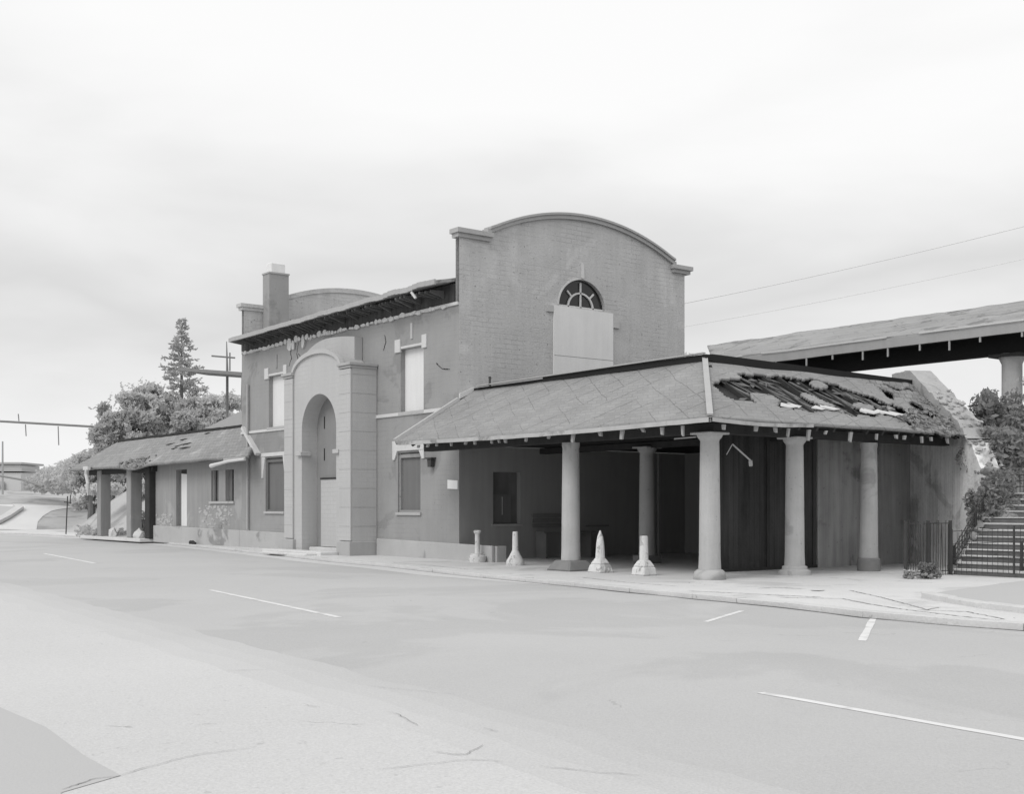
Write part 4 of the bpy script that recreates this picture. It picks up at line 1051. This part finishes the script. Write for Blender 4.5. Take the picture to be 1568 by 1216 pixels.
# steps
sts = thing('outdoor_steps', 'flight of worn stone steps climbing beside the ruined wall', 'steps', (15.2, 5.5, 0))
NS = 13
for i in range(NS):
    z = .15 * (i + 1); y0 = 4.78 + .205 * i
    q = MB(); q.box(13.38 - .03 * i, 18, y0 - .03, y0 + (.27 if i < NS - 1 else 1.5), z - .045, z); q.build('tread', M_TREAD, sts, jitter=.014, bevel=.012)
    MB().box(13.40 - .03 * i, 17.98, y0, y0 + .19, -.05 if i < 1 else z - .194, z - .048).build('riser', M_RISER, sts)
q = MB()
for i in range(26):
    z = rnd.uniform(.0, 1.5); y = 4.7 + z / .15 * .205; stone(q, (13.30 + rnd.uniform(-.1, .08) - .2 * z / 1.5, y, z + .05), rnd.uniform(.06, .15))
tag(q.build('loose_stones', M_RUBBLE, loc=(13.3, 5.5, 0)), 'broken stones heaped along the edge of the steps', 'rubble', kind='stuff')

# iron fence and stair rail
def fence(name, label, pts, zb, h, gap, r=.011, postw=.05, first_dark=True, mid=()):
    t = thing(name, label, 'fence', (pts[0][0], pts[0][1], zb[0]))
    bars = MB(); rail = MB()
    for (a, b, z0, z1) in zip(pts, pts[1:], zb, zb[1:]):
        L0 = (Vector(b) - Vector(a)).length; n_ = max(1, int(L0 / gap))
        for i in range(n_ + 1):
            k = i / n_; x, y, z = a[0] + (b[0] - a[0]) * k, a[1] + (b[1] - a[1]) * k, z0 + (z1 - z0) * k
            hh = h * rnd.uniform(.93, 1.04)
            bars.tube([(x, y, z), (x + rnd.uniform(-.03, .03), y + rnd.uniform(-.03, .03), z + hh)], r, 5)
        for f_ in (.97, *mid):
            rail.tube([(a[0], a[1], z0 + h * f_), (b[0], b[1], z1 + h * f_)], r * 1.3, 6)
    bars.build('bars', M_METAL, t); rail.build('rail', M_METAL, t)
    for (p, z) in zip(pts, zb): 
        MB().box(p[0] - postw, p[0] + postw, p[1] - postw, p[1] + postw, z - .02, z + h * 1.02).build('post', M_METAL, t)
    return t
fence('iron_fence', 'rusty iron fence of thin bars in front of the stained wall', [(13.25, 3.1), (13.3, 3.9), (13.36, 4.7)], [0, 0, 0], 1.25, .085, r=.009, postw=.03, mid=(.08,))
fence('stair_railing', 'bent lattice handrail rising along the stone steps', [(13.34, 4.9), (13.2, 6.0), (13.06, 7.1)], [.12, .95, 1.8], .55, .10, r=.009, postw=.025, mid=(.25, .5, .75))
fence('stair_railing', 'dark railing crossing the head of the stone steps', [(13.1, 7.5), (15.6, 7.6), (17.9, 7.7)], [1.95, 1.95, 1.95], .45, .10, r=.010, postw=.025, mid=(.33, .66))
fence('stair_railing', 'thin handrail standing partway across the stone steps', [(15.05, 4.85), (15.05, 6.0), (15.05, 7.2)], [.1, .95, 1.8], .7, .16, r=.009, postw=.025, mid=(.35, .68))
fence('stair_railing', 'thin wire railing stretched across the foot of the stone steps', [(13.42, 4.66), (15.0, 4.62), (17.0, 4.6)], [.0, .1, .2], 1.05, .13, r=.006, postw=.018, mid=(.35, .68))
# broken stone planter by the fence
pn = thing('stone_planter', 'crumbling low stone planter ring overgrown with weeds by the iron fence', 'planter', (13.85, 2.7, 0))
q = MB(); 
for k in range(46): a = k * .262; stone(q, (13.85 + .30 * math.cos(a), 2.7 + .26 * math.sin(a), rnd.uniform(.0, .16)), rnd.uniform(.03, .07))
q.build('rim', M_RUBBLE, pn)
q = MB(); 
for k in range(5): stone(q, (13.68 + .09 * k + rnd.uniform(-.03, .03), 2.44 + rnd.uniform(-.04, .04), .19 + rnd.uniform(-.02, .02)), rnd.uniform(.03, .05), .5)
q.split('pale_coping', M_PLINTH, pn)


# ================================================================== PLATFORM CANOPY (raised, behind)
pf = thing('platform_canopy', 'long raised platform canopy with felted roof and deep dark eaves behind the station', 'canopy', (8, 14, 3))
XA, XB = -.95, 17.0
def pr_(u, v):
    x = XA + (XB - XA) * u - 3.3 * v * (1 - u); y = 12 + 3.2 * v; z = 6.96 + 1.14 * v + .05 * nz3(x * .5, y) + .03 * nz3(x * 1.7, y * 1.7)
    return (x, y, z)
sheet(pr_, 90, 12).build('roof', M_FELT, pf, solid=.08, smooth=50)
MB().prism([(XA - 3.1, 15.22, 8.0), (XB, 15.22, 8.0), (XB, 18.4, 7.0), (XA - 3, 18.4, 7.0)], (0, 0, .08)).build('rear_roof', M_FELT, pf)
fc = MB()
for i in range(60):
    x0 = XA + (XB - XA) * i / 60; x1 = XA + (XB - XA) * (i + 1) / 60; k0, k1 = .05 * nz3(x0 * .5, 12), .05 * nz3(x1 * .5, 12); d0 = .06 * math.sin(x0 * .9)
    fc.prism([(x0, 11.93, 6.62 + k0), (x0, 11.90, 6.90 + k0), (x0, 11.99, 6.92 + k0), (x0, 11.99, 6.62 + k0)], (x1 - x0, 0, k1 - k0))
fc.build('fascia', M_STUCCO2, pf)
tr = MB()
for i in range(60):
    x0 = XA + (XB - XA) * i / 60; x1 = XA + (XB - XA) * (i + 1) / 60
    if nz3(x0 * .5, 30) > -.22: tr.beam((x0, 11.88, 6.95 + .05 * nz3(x0 * .5, 12)), (x1, 11.88, 6.95 + .05 * nz3(x1 * .5, 12)), .05, .05)
tr.split('eaves_trim', M_WHITE, pf)
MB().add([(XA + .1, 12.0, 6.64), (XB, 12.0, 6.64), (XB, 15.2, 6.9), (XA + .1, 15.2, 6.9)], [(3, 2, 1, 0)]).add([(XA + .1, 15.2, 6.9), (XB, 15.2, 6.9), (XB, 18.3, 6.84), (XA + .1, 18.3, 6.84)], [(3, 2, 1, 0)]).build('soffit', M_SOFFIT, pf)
MB().box(XA + .2, XB, 12.9, 13.2, 6.15, 6.85).build('beam', M_BLACK, pf)
tb = MB(); x = 2
while x < 16: tb.box(x, x + .05, 11.94, 11.98, 6.62 - rnd.uniform(.12, .3), 6.62); x += rnd.uniform(.9, 1.4)
tb.split('rafter_tail', M_PALEWOOD, pf)
for x in (10.1, 3.4):
    c_ = MB().lathe((x, 13.05, 2.9), [(.34, 0), (.30, .3), (.29, 2.4), (.29, 2.95), (.36, 3.1), (.42, 3.25)], 24).build('column', M_COLUMN, pf, smooth=35)
    MB().box(x - .5, x + .5, 12.6, 13.5, 6.05, 6.14).build('capital', M_DARKWOOD, c_)

# ================================================================== BOLLARDS
def bollard(px, py, h, kind, label):
    x, y = G(px, py, 0)
    t = thing('bollard', label, 'bollard', (x, y, 0), 'white bollards along the canopy kerb')
    if kind == 'block':
        MB().lathe((x, y, 0), [(.24, 0), (.25, .04), (.25, .17), (.20, .20), (.19, .24), (.08, .26)], 20).build('base', M_BOLLARD, t, smooth=40)
        MB().lathe((x, y, 0), [(.075, .2), (.07, h - .12), (.085, h - .10), (.11, h - .06), (.11, h - .02), (.08, h)], 16).build('post', M_BOLLARD, t, smooth=40)
    elif kind == 'round':
        MB().lathe((x, y, 0), [(.24, 0), (.25, .05), (.24, .13), (.18, .22), (.12, .34), (.09, .40)], 20).build('base', M_BOLLARD, t, smooth=50)
        MB().lathe((x, y, 0), [(.085, .3), (.08, h - .2), (.072, h - .01), (.05, h)], 16).build('post', M_BOLLARD, t, smooth=40)
    elif kind == 'pointed':
        MB().frustum((x, y), .24, .19, 0, .20).frustum((x, y), .188, .10, .201, .36).build('base', M_BOLLARD, t, bevel=.03)
        MB().lathe((x, y, 0), [(.12, .34), (.095, h - .30), (.07, h - .15), (.015, h)], 10).build('post', M_BOLLARD, t, smooth=30)
    else:
        MB().frustum((x, y), .22, .20, 0, .20).frustum((x, y), .197, .11, .201, .36).build('base', M_BOLLARD, t, bevel=.03)
        MB().lathe((x, y, 0), [(.105, .34), (.095, h - .02), (.08, h)], 14).build('post', M_BOLLARD, t, smooth=30)
    return t
bollard(731, 861, .92, 'block', 'slim white bollard with round cap nearest the wall corner')
bollard(789, 866, .92, 'round', 'white bollard with blotched post and bell-shaped base')
bollard(919, 877, 1.02, 'pointed', 'white bollard tapering to a sharp point')
bollard(986, 881.5, .92, 'plain', 'blunt square-topped white bollard nearest the corner column')

# ================================================================== VEGETATION
def leaf_cloud(q, blobs, n, size, rs):
    tot = sum(b[3] * b[4] * b[5] for b in blobs) ; 
    for b in blobs:
        k = int(n * (b[3] * b[4] * b[5]) / tot)
        for _ in range(k):
            d = Vector((rs.gauss(0, 1), rs.gauss(0, 1), rs.gauss(0, 1))).normalized(); r = rs.random() ** .42
            p = Vector((b[0] + d.x * b[3] * r, b[1] + d.y * b[4] * r, b[2] + d.z * b[5] * r))
            if nz3(p.x * .8, p.y * .8, p.z * .8) < -.22: continue
            s = size * rs.uniform(.5, 1.4); a = Vector((rs.gauss(0, 1), rs.gauss(0, 1), rs.gauss(0, .7))).normalized(); c = a.orthogonal().normalized(); c = (c * math.cos(rs.random() * 6.3) + a.cross(c) * math.sin(rs.random() * 6.3))
            e_ = a.cross(c)
            q.add([p - c * s, p + e_ * s * .5, p + c * s, p - e_ * s * .5], [(0, 1, 2, 3)])
    return q
def broad_tree(name, label, base, h, w, seed, m, n=12000, leaf=.19, group=None, low=.32, squash=1.0):
    rs = random.Random(seed); x, y, z = base
    t = thing(name, label, 'tree', base, group)
    tk = MB(); tk.tube([(x, y, z - .3), (x + .1, y, z + h * .25), (x - .1, y + .1, z + h * .5), (x, y, z + h * .8)], [.30, .24, .17, .06], 8)
    blobs = []
    for k in range(15):
        a = rs.uniform(0, 6.28); f_ = rs.uniform(low, .92); rr = w * math.sqrt(max(.05, 1 - ((f_ - .38) / .62) ** 2)) * rs.uniform(.25, .85)
        bx, by, bz = x + rr * math.cos(a), y + rr * math.sin(a), z + h * f_; br_ = w * rs.uniform(.26, .44)
        blobs.append((bx, by, bz, br_, br_, br_ * .8 * squash))
        tk.tube([(x, y, z + h * f_ * .55), ((x + bx) / 2, (y + by) / 2, z + h * f_ * .8), (bx, by, bz)], [.10, .06, .02], 6)
    tk.build('trunk', M_BARK, t)
    q = MB(); leaf_cloud(q, blobs, n, leaf, rs)
    for b in blobs:   # ragged twigs poking out of the outline
        for _ in range(6):
            d = Vector((rs.gauss(0, 1), rs.gauss(0, 1), rs.gauss(.3, 1))).normalized(); p0 = Vector(b[:3]) + d * b[3] * .8
            for i in range(9):
                p = p0 + d * b[3] * .07 * i * 1.2 + Vector((rs.gauss(0, .06), rs.gauss(0, .06), rs.gauss(0, .06))); c = Vector((rs.gauss(0, 1), rs.gauss(0, 1), rs.gauss(0, 1))).normalized(); e_ = c.orthogonal().normalized(); s = leaf * .6
                q.add([p - c * s, p + e_ * s * .5, p + c * s, p - e_ * s * .5], [(0, 1, 2, 3)])
    q.build('crown', m, t)
    return t
GT = 'trees on the bank behind the wing'
def tree_at(px, D, pytop, w, seed, m, label, **k):
    x, y = AT(px, D); zb = hfun(x, y); zt = CAMH + (776 - pytop) / FX * D
    return broad_tree('leafy_tree', label, (x, y, zb), zt - zb, w, seed, m, group=GT, **k)
tree_at(205, 84, 592, 2.6, 1, M_LEAF, 'bushy dark tree with flat top left of the conifer')
tree_at(170, 82, 640, 1.9, 2, M_LEAF, 'ragged thin-twigged tree at the left end of the tree bank')
tree_at(242, 86, 588, 2.4, 3, M_LEAF, 'broad leafy tree standing directly beneath the conifer')
tree_at(300, 87, 598, 2.3, 4, M_LEAF, 'rounded tree between the conifer and the pale tree')
tree_at(342, 88, 600, 1.7, 5, M_LEAF2, 'pale rounded tree beside the tall main building wall')
tree_at(262, 84, 606, 2.3, 7, M_LEAF, 'dense leafy tree nearest the wing ridge', n=9000)
tree_at(318, 85, 604, 2.0, 8, M_LEAF2, 'pale dense tree in front of the rear canopy boom')
tree_at(188, 82, 612, 2.0, 9, M_LEAF, 'leafy tree with uneven crown near the left end of the bank')
tree_at(140, 84, 678, 1.5, 6, M_LEAF, 'low shrubby tree tapering down towards the far hedge', n=6000, low=.1)
# conifer
x, y = AT(278, 89); zb = hfun(x, y); zt = CAMH + (776 - 488) / FX * 89
cf = thing('conifer_tree', 'tall sparse conifer rising above the leafy trees', 'tree', (x, y, zb))
MB().tube([(x, y, zb - .3), (x, y, zb + 5), (x + .05, y, zt)], [.25, .17, .02], 8).build('trunk', M_BARK, cf)
q = MB(); rs = random.Random(11); H_ = zt - zb; zz = zt - .15
while zz > zb + H_ * .38:
    f_ = (zt - zz) / H_; ln_ = .22 + 4.3 * f_ * rs.uniform(.7, 1.1)
    for k in range(rs.randint(6, 9)):
        a = rs.uniform(0, 6.28); l_ = ln_ * rs.uniform(.55, 1.1); d = Vector((math.cos(a), math.sin(a), rs.uniform(.05, .30))).normalized()
        n_ = int(l_ / .10) + 2
        for i in range(n_):
            p = Vector((x, y, zz)) + d * l_ * i / n_ + Vector((0, 0, -.25 * (i / n_) ** 2 * l_ * .3))
            if i < n_ * .25: continue
            for _ in range(3):
                c = (d + Vector((rs.gauss(0, .8), rs.gauss(0, .8), rs.gauss(.1, .6)))).normalized(); e_ = c.orthogonal().normalized(); s = rs.uniform(.10, .22)
                q.add([p, p + c * s + e_ * s * .35, p + c * s * 1.7, p + c * s - e_ * s * .35], [(0, 1, 2, 3)])
    zz -= rs.uniform(.24, .42)
q.build('crown', M_NEEDLE, cf)
# far hedge on the hill at the left
def hedge(name, label, pxa, pxb, D, pytop, pybot, m, seed, n, leaf=.35, cat='hedge', dep=2.0, Da=None):
    rs = random.Random(seed); a, b = Vector(AT(pxa, Da or D)), Vector(AT(pxb, D)); z0 = CAMH + (776 - pybot) / FX * D; 
    q = MB(); blobs = []; k = 9
    for i in range(k):
        p = a.lerp(b, (i + .5) / k); D = fwd.x * (p.x - CAMX) + fwd.y * (p.y - CAMY); z0 = CAMH + (776 - pybot) / FX * D; z1 = CAMH + (776 - (pytop[0] + (pytop[1] - pytop[0]) * i / (k - 1))) / FX * D; hh = (z1 - z0) / 2
        blobs.append((p.x, p.y, z0 + hh, max(.5, (b - a).length / k * .75), dep, hh * rs.uniform(.9, 1.15)))
    leaf_cloud(q, blobs, n, leaf, rs)
    m_ = a.lerp(b, .5); return tag(q.build(name, m, loc=(m_.x, m_.y, z0)), label, cat)
hedge('hedge', 'long dark hedge sloping down along the far bank', 62, 215, 84, (724, 668), 756, M_LEAF, 21, 20000, .19, Da=108)
hedge('hedge', 'dim row of bushes seen between the porch posts', 150, 245, 74, (742, 735), 757, M_LEAF2, 24, 4000, .16)
def shrub(px, D, w, h, seed, m, label, n=420, leaf=.09):
    x, y = AT(px, D); rs = random.Random(seed); z = max(hfun(x, y), 0); q = MB()
    leaf_cloud(q, [(x + rs.uniform(-w, w) * .6, y + rs.uniform(-w, w) * .6, z + h * rs.uniform(.3, .6), w * .55, w * .55, h * .5) for _ in range(6)], n, leaf, rs)
    return tag(q.build('shrub', m, loc=(x, y, z)), label, 'shrub')
shrub(137, 63, .65, .75, 31, M_LEAF, 'low dark shrub at the foot of the outermost porch post')
shrub(158, 61, .5, .5, 32, M_LEAF, 'ragged weeds at the base of the left porch post')
shrub(218, 58, .45, 1.3, 33, M_LEAF, 'dark upright shrub between the last two porch posts', n=600)
shrub(190, 61.5, .8, .5, 34, M_LEAF2, 'pale weeds growing along the porch edge')
def big_bush(px, D, pytop, zb, w, seed, m, label, n=5200, leaf=.075):
    x, y = AT(px, D); zt = CAMH + (776 - pytop) / FX * D; rs = random.Random(seed); q = MB(); h = zt - zb
    leaf_cloud(q, [(x + rs.uniform(-w, w) * .7, y + rs.uniform(-w, w) * .7, zb + h * rs.uniform(.2, .75), w * .5, w * .5, h * .26) for _ in range(9)], n, leaf, rs)
    tk = MB()
    return tag(q.build('bush', m, loc=(x, y, zb)), label, 'bush')
big_bush(1512, 33.5, 592, 2.8, 1.0, 41, M_SCRUB, 'dark bush on the bank left of the platform column')
big_bush(1562, 33, 566, 2.6, .9, 42, M_SCRUB, 'bush right of the platform column at the picture edge')
big_bush(1535, 31.2, 640, 1.9, 1.2, 43, M_SCRUB, 'wide dark bush on the rubble above the steps', n=8000)
big_bush(1545, 29.6, 700, 1.1, .55, 45, M_SCRUB, 'tangled scrub hanging over the top of the steps', n=3600, leaf=.05)
big_bush(1500, 30.3, 742, 1.0, .35, 46, M_SCRUB, 'low dark scrub growing from the broken wall end', n=1800, leaf=.05)
big_bush(1425, 26.7, 862, .0, .24, 47, M_SCRUB, 'scrubby dark weeds growing in the stone planter', n=1500, leaf=.035)
big_bush(1062, 58, 534, 6.0, 1.6, 44, M_LEAF2, 'pale distant treetop between gable and platform roof', leaf=.16)

# ================================================================== FAR LEFT, POLES AND WIRES
def wire(name, label, a, b, r, sag=0.0, m=M_WIRE):
    a, b = Vector(a), Vector(b); q = MB(); q.tube([a.lerp(b, i / 16) - Vector((0, 0, sag * 4 * (i / 16) * (1 - i / 16))) for i in range(17)], r, 5)
    return tag(q.build(name, m, loc=a), label, 'cable')
def W3(px, py, D): x, y = AT(px, D); return (x, y, CAMH + (776 - py) / FX * D)
wire('power_line', 'upper grey power line rising right above the platform roof', W3(1020, 470, 47), W3(1640, 328, 43), .016, .12)
wire('power_line', 'fainter lower power line just above the platform roof', W3(1020, 505, 60), W3(1640, 380, 56), .014, .15)
M_POLE = mat('pale weathered pole', .38, .15, 3, bump=.05)
gz = thing('signal_gantry', 'long thin horizontal gantry boom over the road with hanging signal rods', 'gantry', W3(-60, 640, 68))
MB().tube([W3(-90, 640, 68), W3(143, 653.5, 68)], .07, 6).build('boom', M_GREYMETAL, gz)
for px, p0, p1 in ((39, 650, 668), (89, 653, 682), (28, 634, 645)):
    MB().tube([W3(px, p0, 68), W3(px + 1, p1, 68)], .03, 5).build('rod', M_GREYMETAL, gz)
tag(MB().tube([W3(4, 676, 112), W3(4, 716, 112), (AT(4, 112)[0], AT(4, 112)[1], 2.5)], [.07, .09, .10], 6).build('utility_pole', M_POLE, loc=(AT(4, 112)[0], AT(4, 112)[1], 2.5)), 'short grey pole standing beside the far left shed', 'pole')
# mast and boom behind the wing
ms = thing('lattice_mast', 'slim mast with crossbars standing behind the wing roof', 'mast', W3(348, 640, 78))
MB().tube([W3(348, 650, 78), W3(348, 570, 78), W3(347, 523, 78)], [.10, .09, .03], 6).build('pole', M_GREYMETAL, ms)
MB().tube([W3(352, 568, 78), W3(352, 540, 78)], .05, 6).build('side_rod', M_GREYMETAL, ms)
MB().tube([W3(324, 545, 78), W3(360, 548, 78)], .06, 6).build('crossbar', M_GREYMETAL, ms)
rb2 = thing('rear_canopy', 'flat roofed canopy edge visible behind the trees beside main block', 'canopy', W3(340, 640, 76))
a, b = W3(296, 569, 78), W3(392, 576, 76)
MB().beam(a, b, 3.0, .20).build('flat_roof', M_GREYMETAL, rb2)
MB().tube([W3(372, 574, 74.5), W3(370, 650, 74.5)], .10, 6).build('post', M_GREYMETAL, rb2)
hr = thing('rear_shed', 'small pitched shed roof visible above the wing ridge', 'shed', (AT(345, 76)[0], AT(345, 76)[1], 3))
p0, p1, p2 = Vector(W3(312, 657, 74)), Vector(W3(372, 628, 74)), Vector(W3(420, 650, 74))
MB().prism([p0, p1, p2], (-4, 5, 0)).build('roof', M_HOUSEROOF, hr); 
MB().prism([p0 + Vector((0, 0, -.02)), p2 + Vector((0, 0, -.02)), p2 + Vector((0, 0, -3)), p0 + Vector((0, 0, -3))], (-4, 5, 0)).build('wall', M_HOUSE, hr)
# shed and low roofs far left
sx_, sy_ = AT(8, 122); zb = CAMH + 18 / FX * 122
sd1 = thing('far_shed', 'flat pale shed at the far left above the driveway', 'shed', (sx_, sy_, zb))
d1 = Vector((-.61, -.79, 0)); 
def slab(pa, pb, D, pt, pb_, dep, m, name, parent):
    a, b = Vector(W3(pa, pb_, D)), Vector(W3(pb, pb_, D)); h = (pb_ - pt) / FX * D
    return MB().prism([a, b, b + Vector((0, 0, h)), a + Vector((0, 0, h))], Vector((-.79, .61, 0)) * dep).build(name, m, parent)
slab(-40, 32, 122, 724, 754, 5, M_HOUSE, 'wall', sd1); slab(-44, 33, 121.8, 717, 722, 5.4, M_HOUSEROOF, 'roof', sd1); slab(-30, 6, 121.7, 738, 753, .2, M_PALEWALL, 'door', sd1)
fh = thing('far_house', 'low grey building half hidden at the far left edge beyond the lot', 'house', (AT(20, 190)[0], AT(20, 190)[1], 4))
slab(-60, 30, 190, 712, 745, 8, M_HOUSE, 'wall', fh); slab(-66, 33, 189.5, 708, 711, 9, M_HOUSEROOF, 'roof', fh)
# guard rail descending from shed
tag(MB().tube([W3(0, 729, 105), W3(35, 735, 100), W3(66, 745, 95)], .09, 6).build('guard_rail', M_GREYMETAL, loc=W3(30, 740, 100)), 'dark sloping guard rail below the far shed', 'rail')
# sign post
sg = thing('sign_post', 'thin dark post with small crossbar beside the driveway entrance', 'post', (*AT(102, 70), 0))
MB().tube([W3(101, 819, 70), W3(103.5, 760, 70)], .035, 6).build('post', M_METAL, sg)
MB().tube([W3(107.5, 772, 70), W3(108, 758, 70)], .03, 6).build('bracket', M_METAL, sg)
MB().tube([W3(98, 769, 70), W3(109, 770, 70)], .035, 6).build('crossbar', M_METAL, sg)
# small things along the wing and pavement
for px, py, s, lb_ in ((173, 815, .28, 'pale upright stone block between the first two porch posts'), (213, 818, .26, 'squat pale stone block beside the dark porch post'), (240, 822, .30, 'rough pale stone leaning at the wing plinth end')):
    x, y = G(px, py + 6, .0); y = max(y, -1.6) if False else y
    D = 60 if px < 200 else 56.5; x, y = AT(px, D); q = MB(); stone(q, (x, y, s * .9), s, 1.2)
    tag(q.build('stone_block', M_WHITE, loc=(x, y, 0)), lb_, 'stone', 'pale stones by the porch')
x, y = G(294, 834, 0); q = MB(); stone(q, (x, y, .08), .16, .6); stone(q, (x + .25, y, .05), .1)
tag(q.build('dark_stone', M_DARKWOOD, loc=(x, y, 0)), 'small dark lump of debris on the kerb before the wing', 'debris')
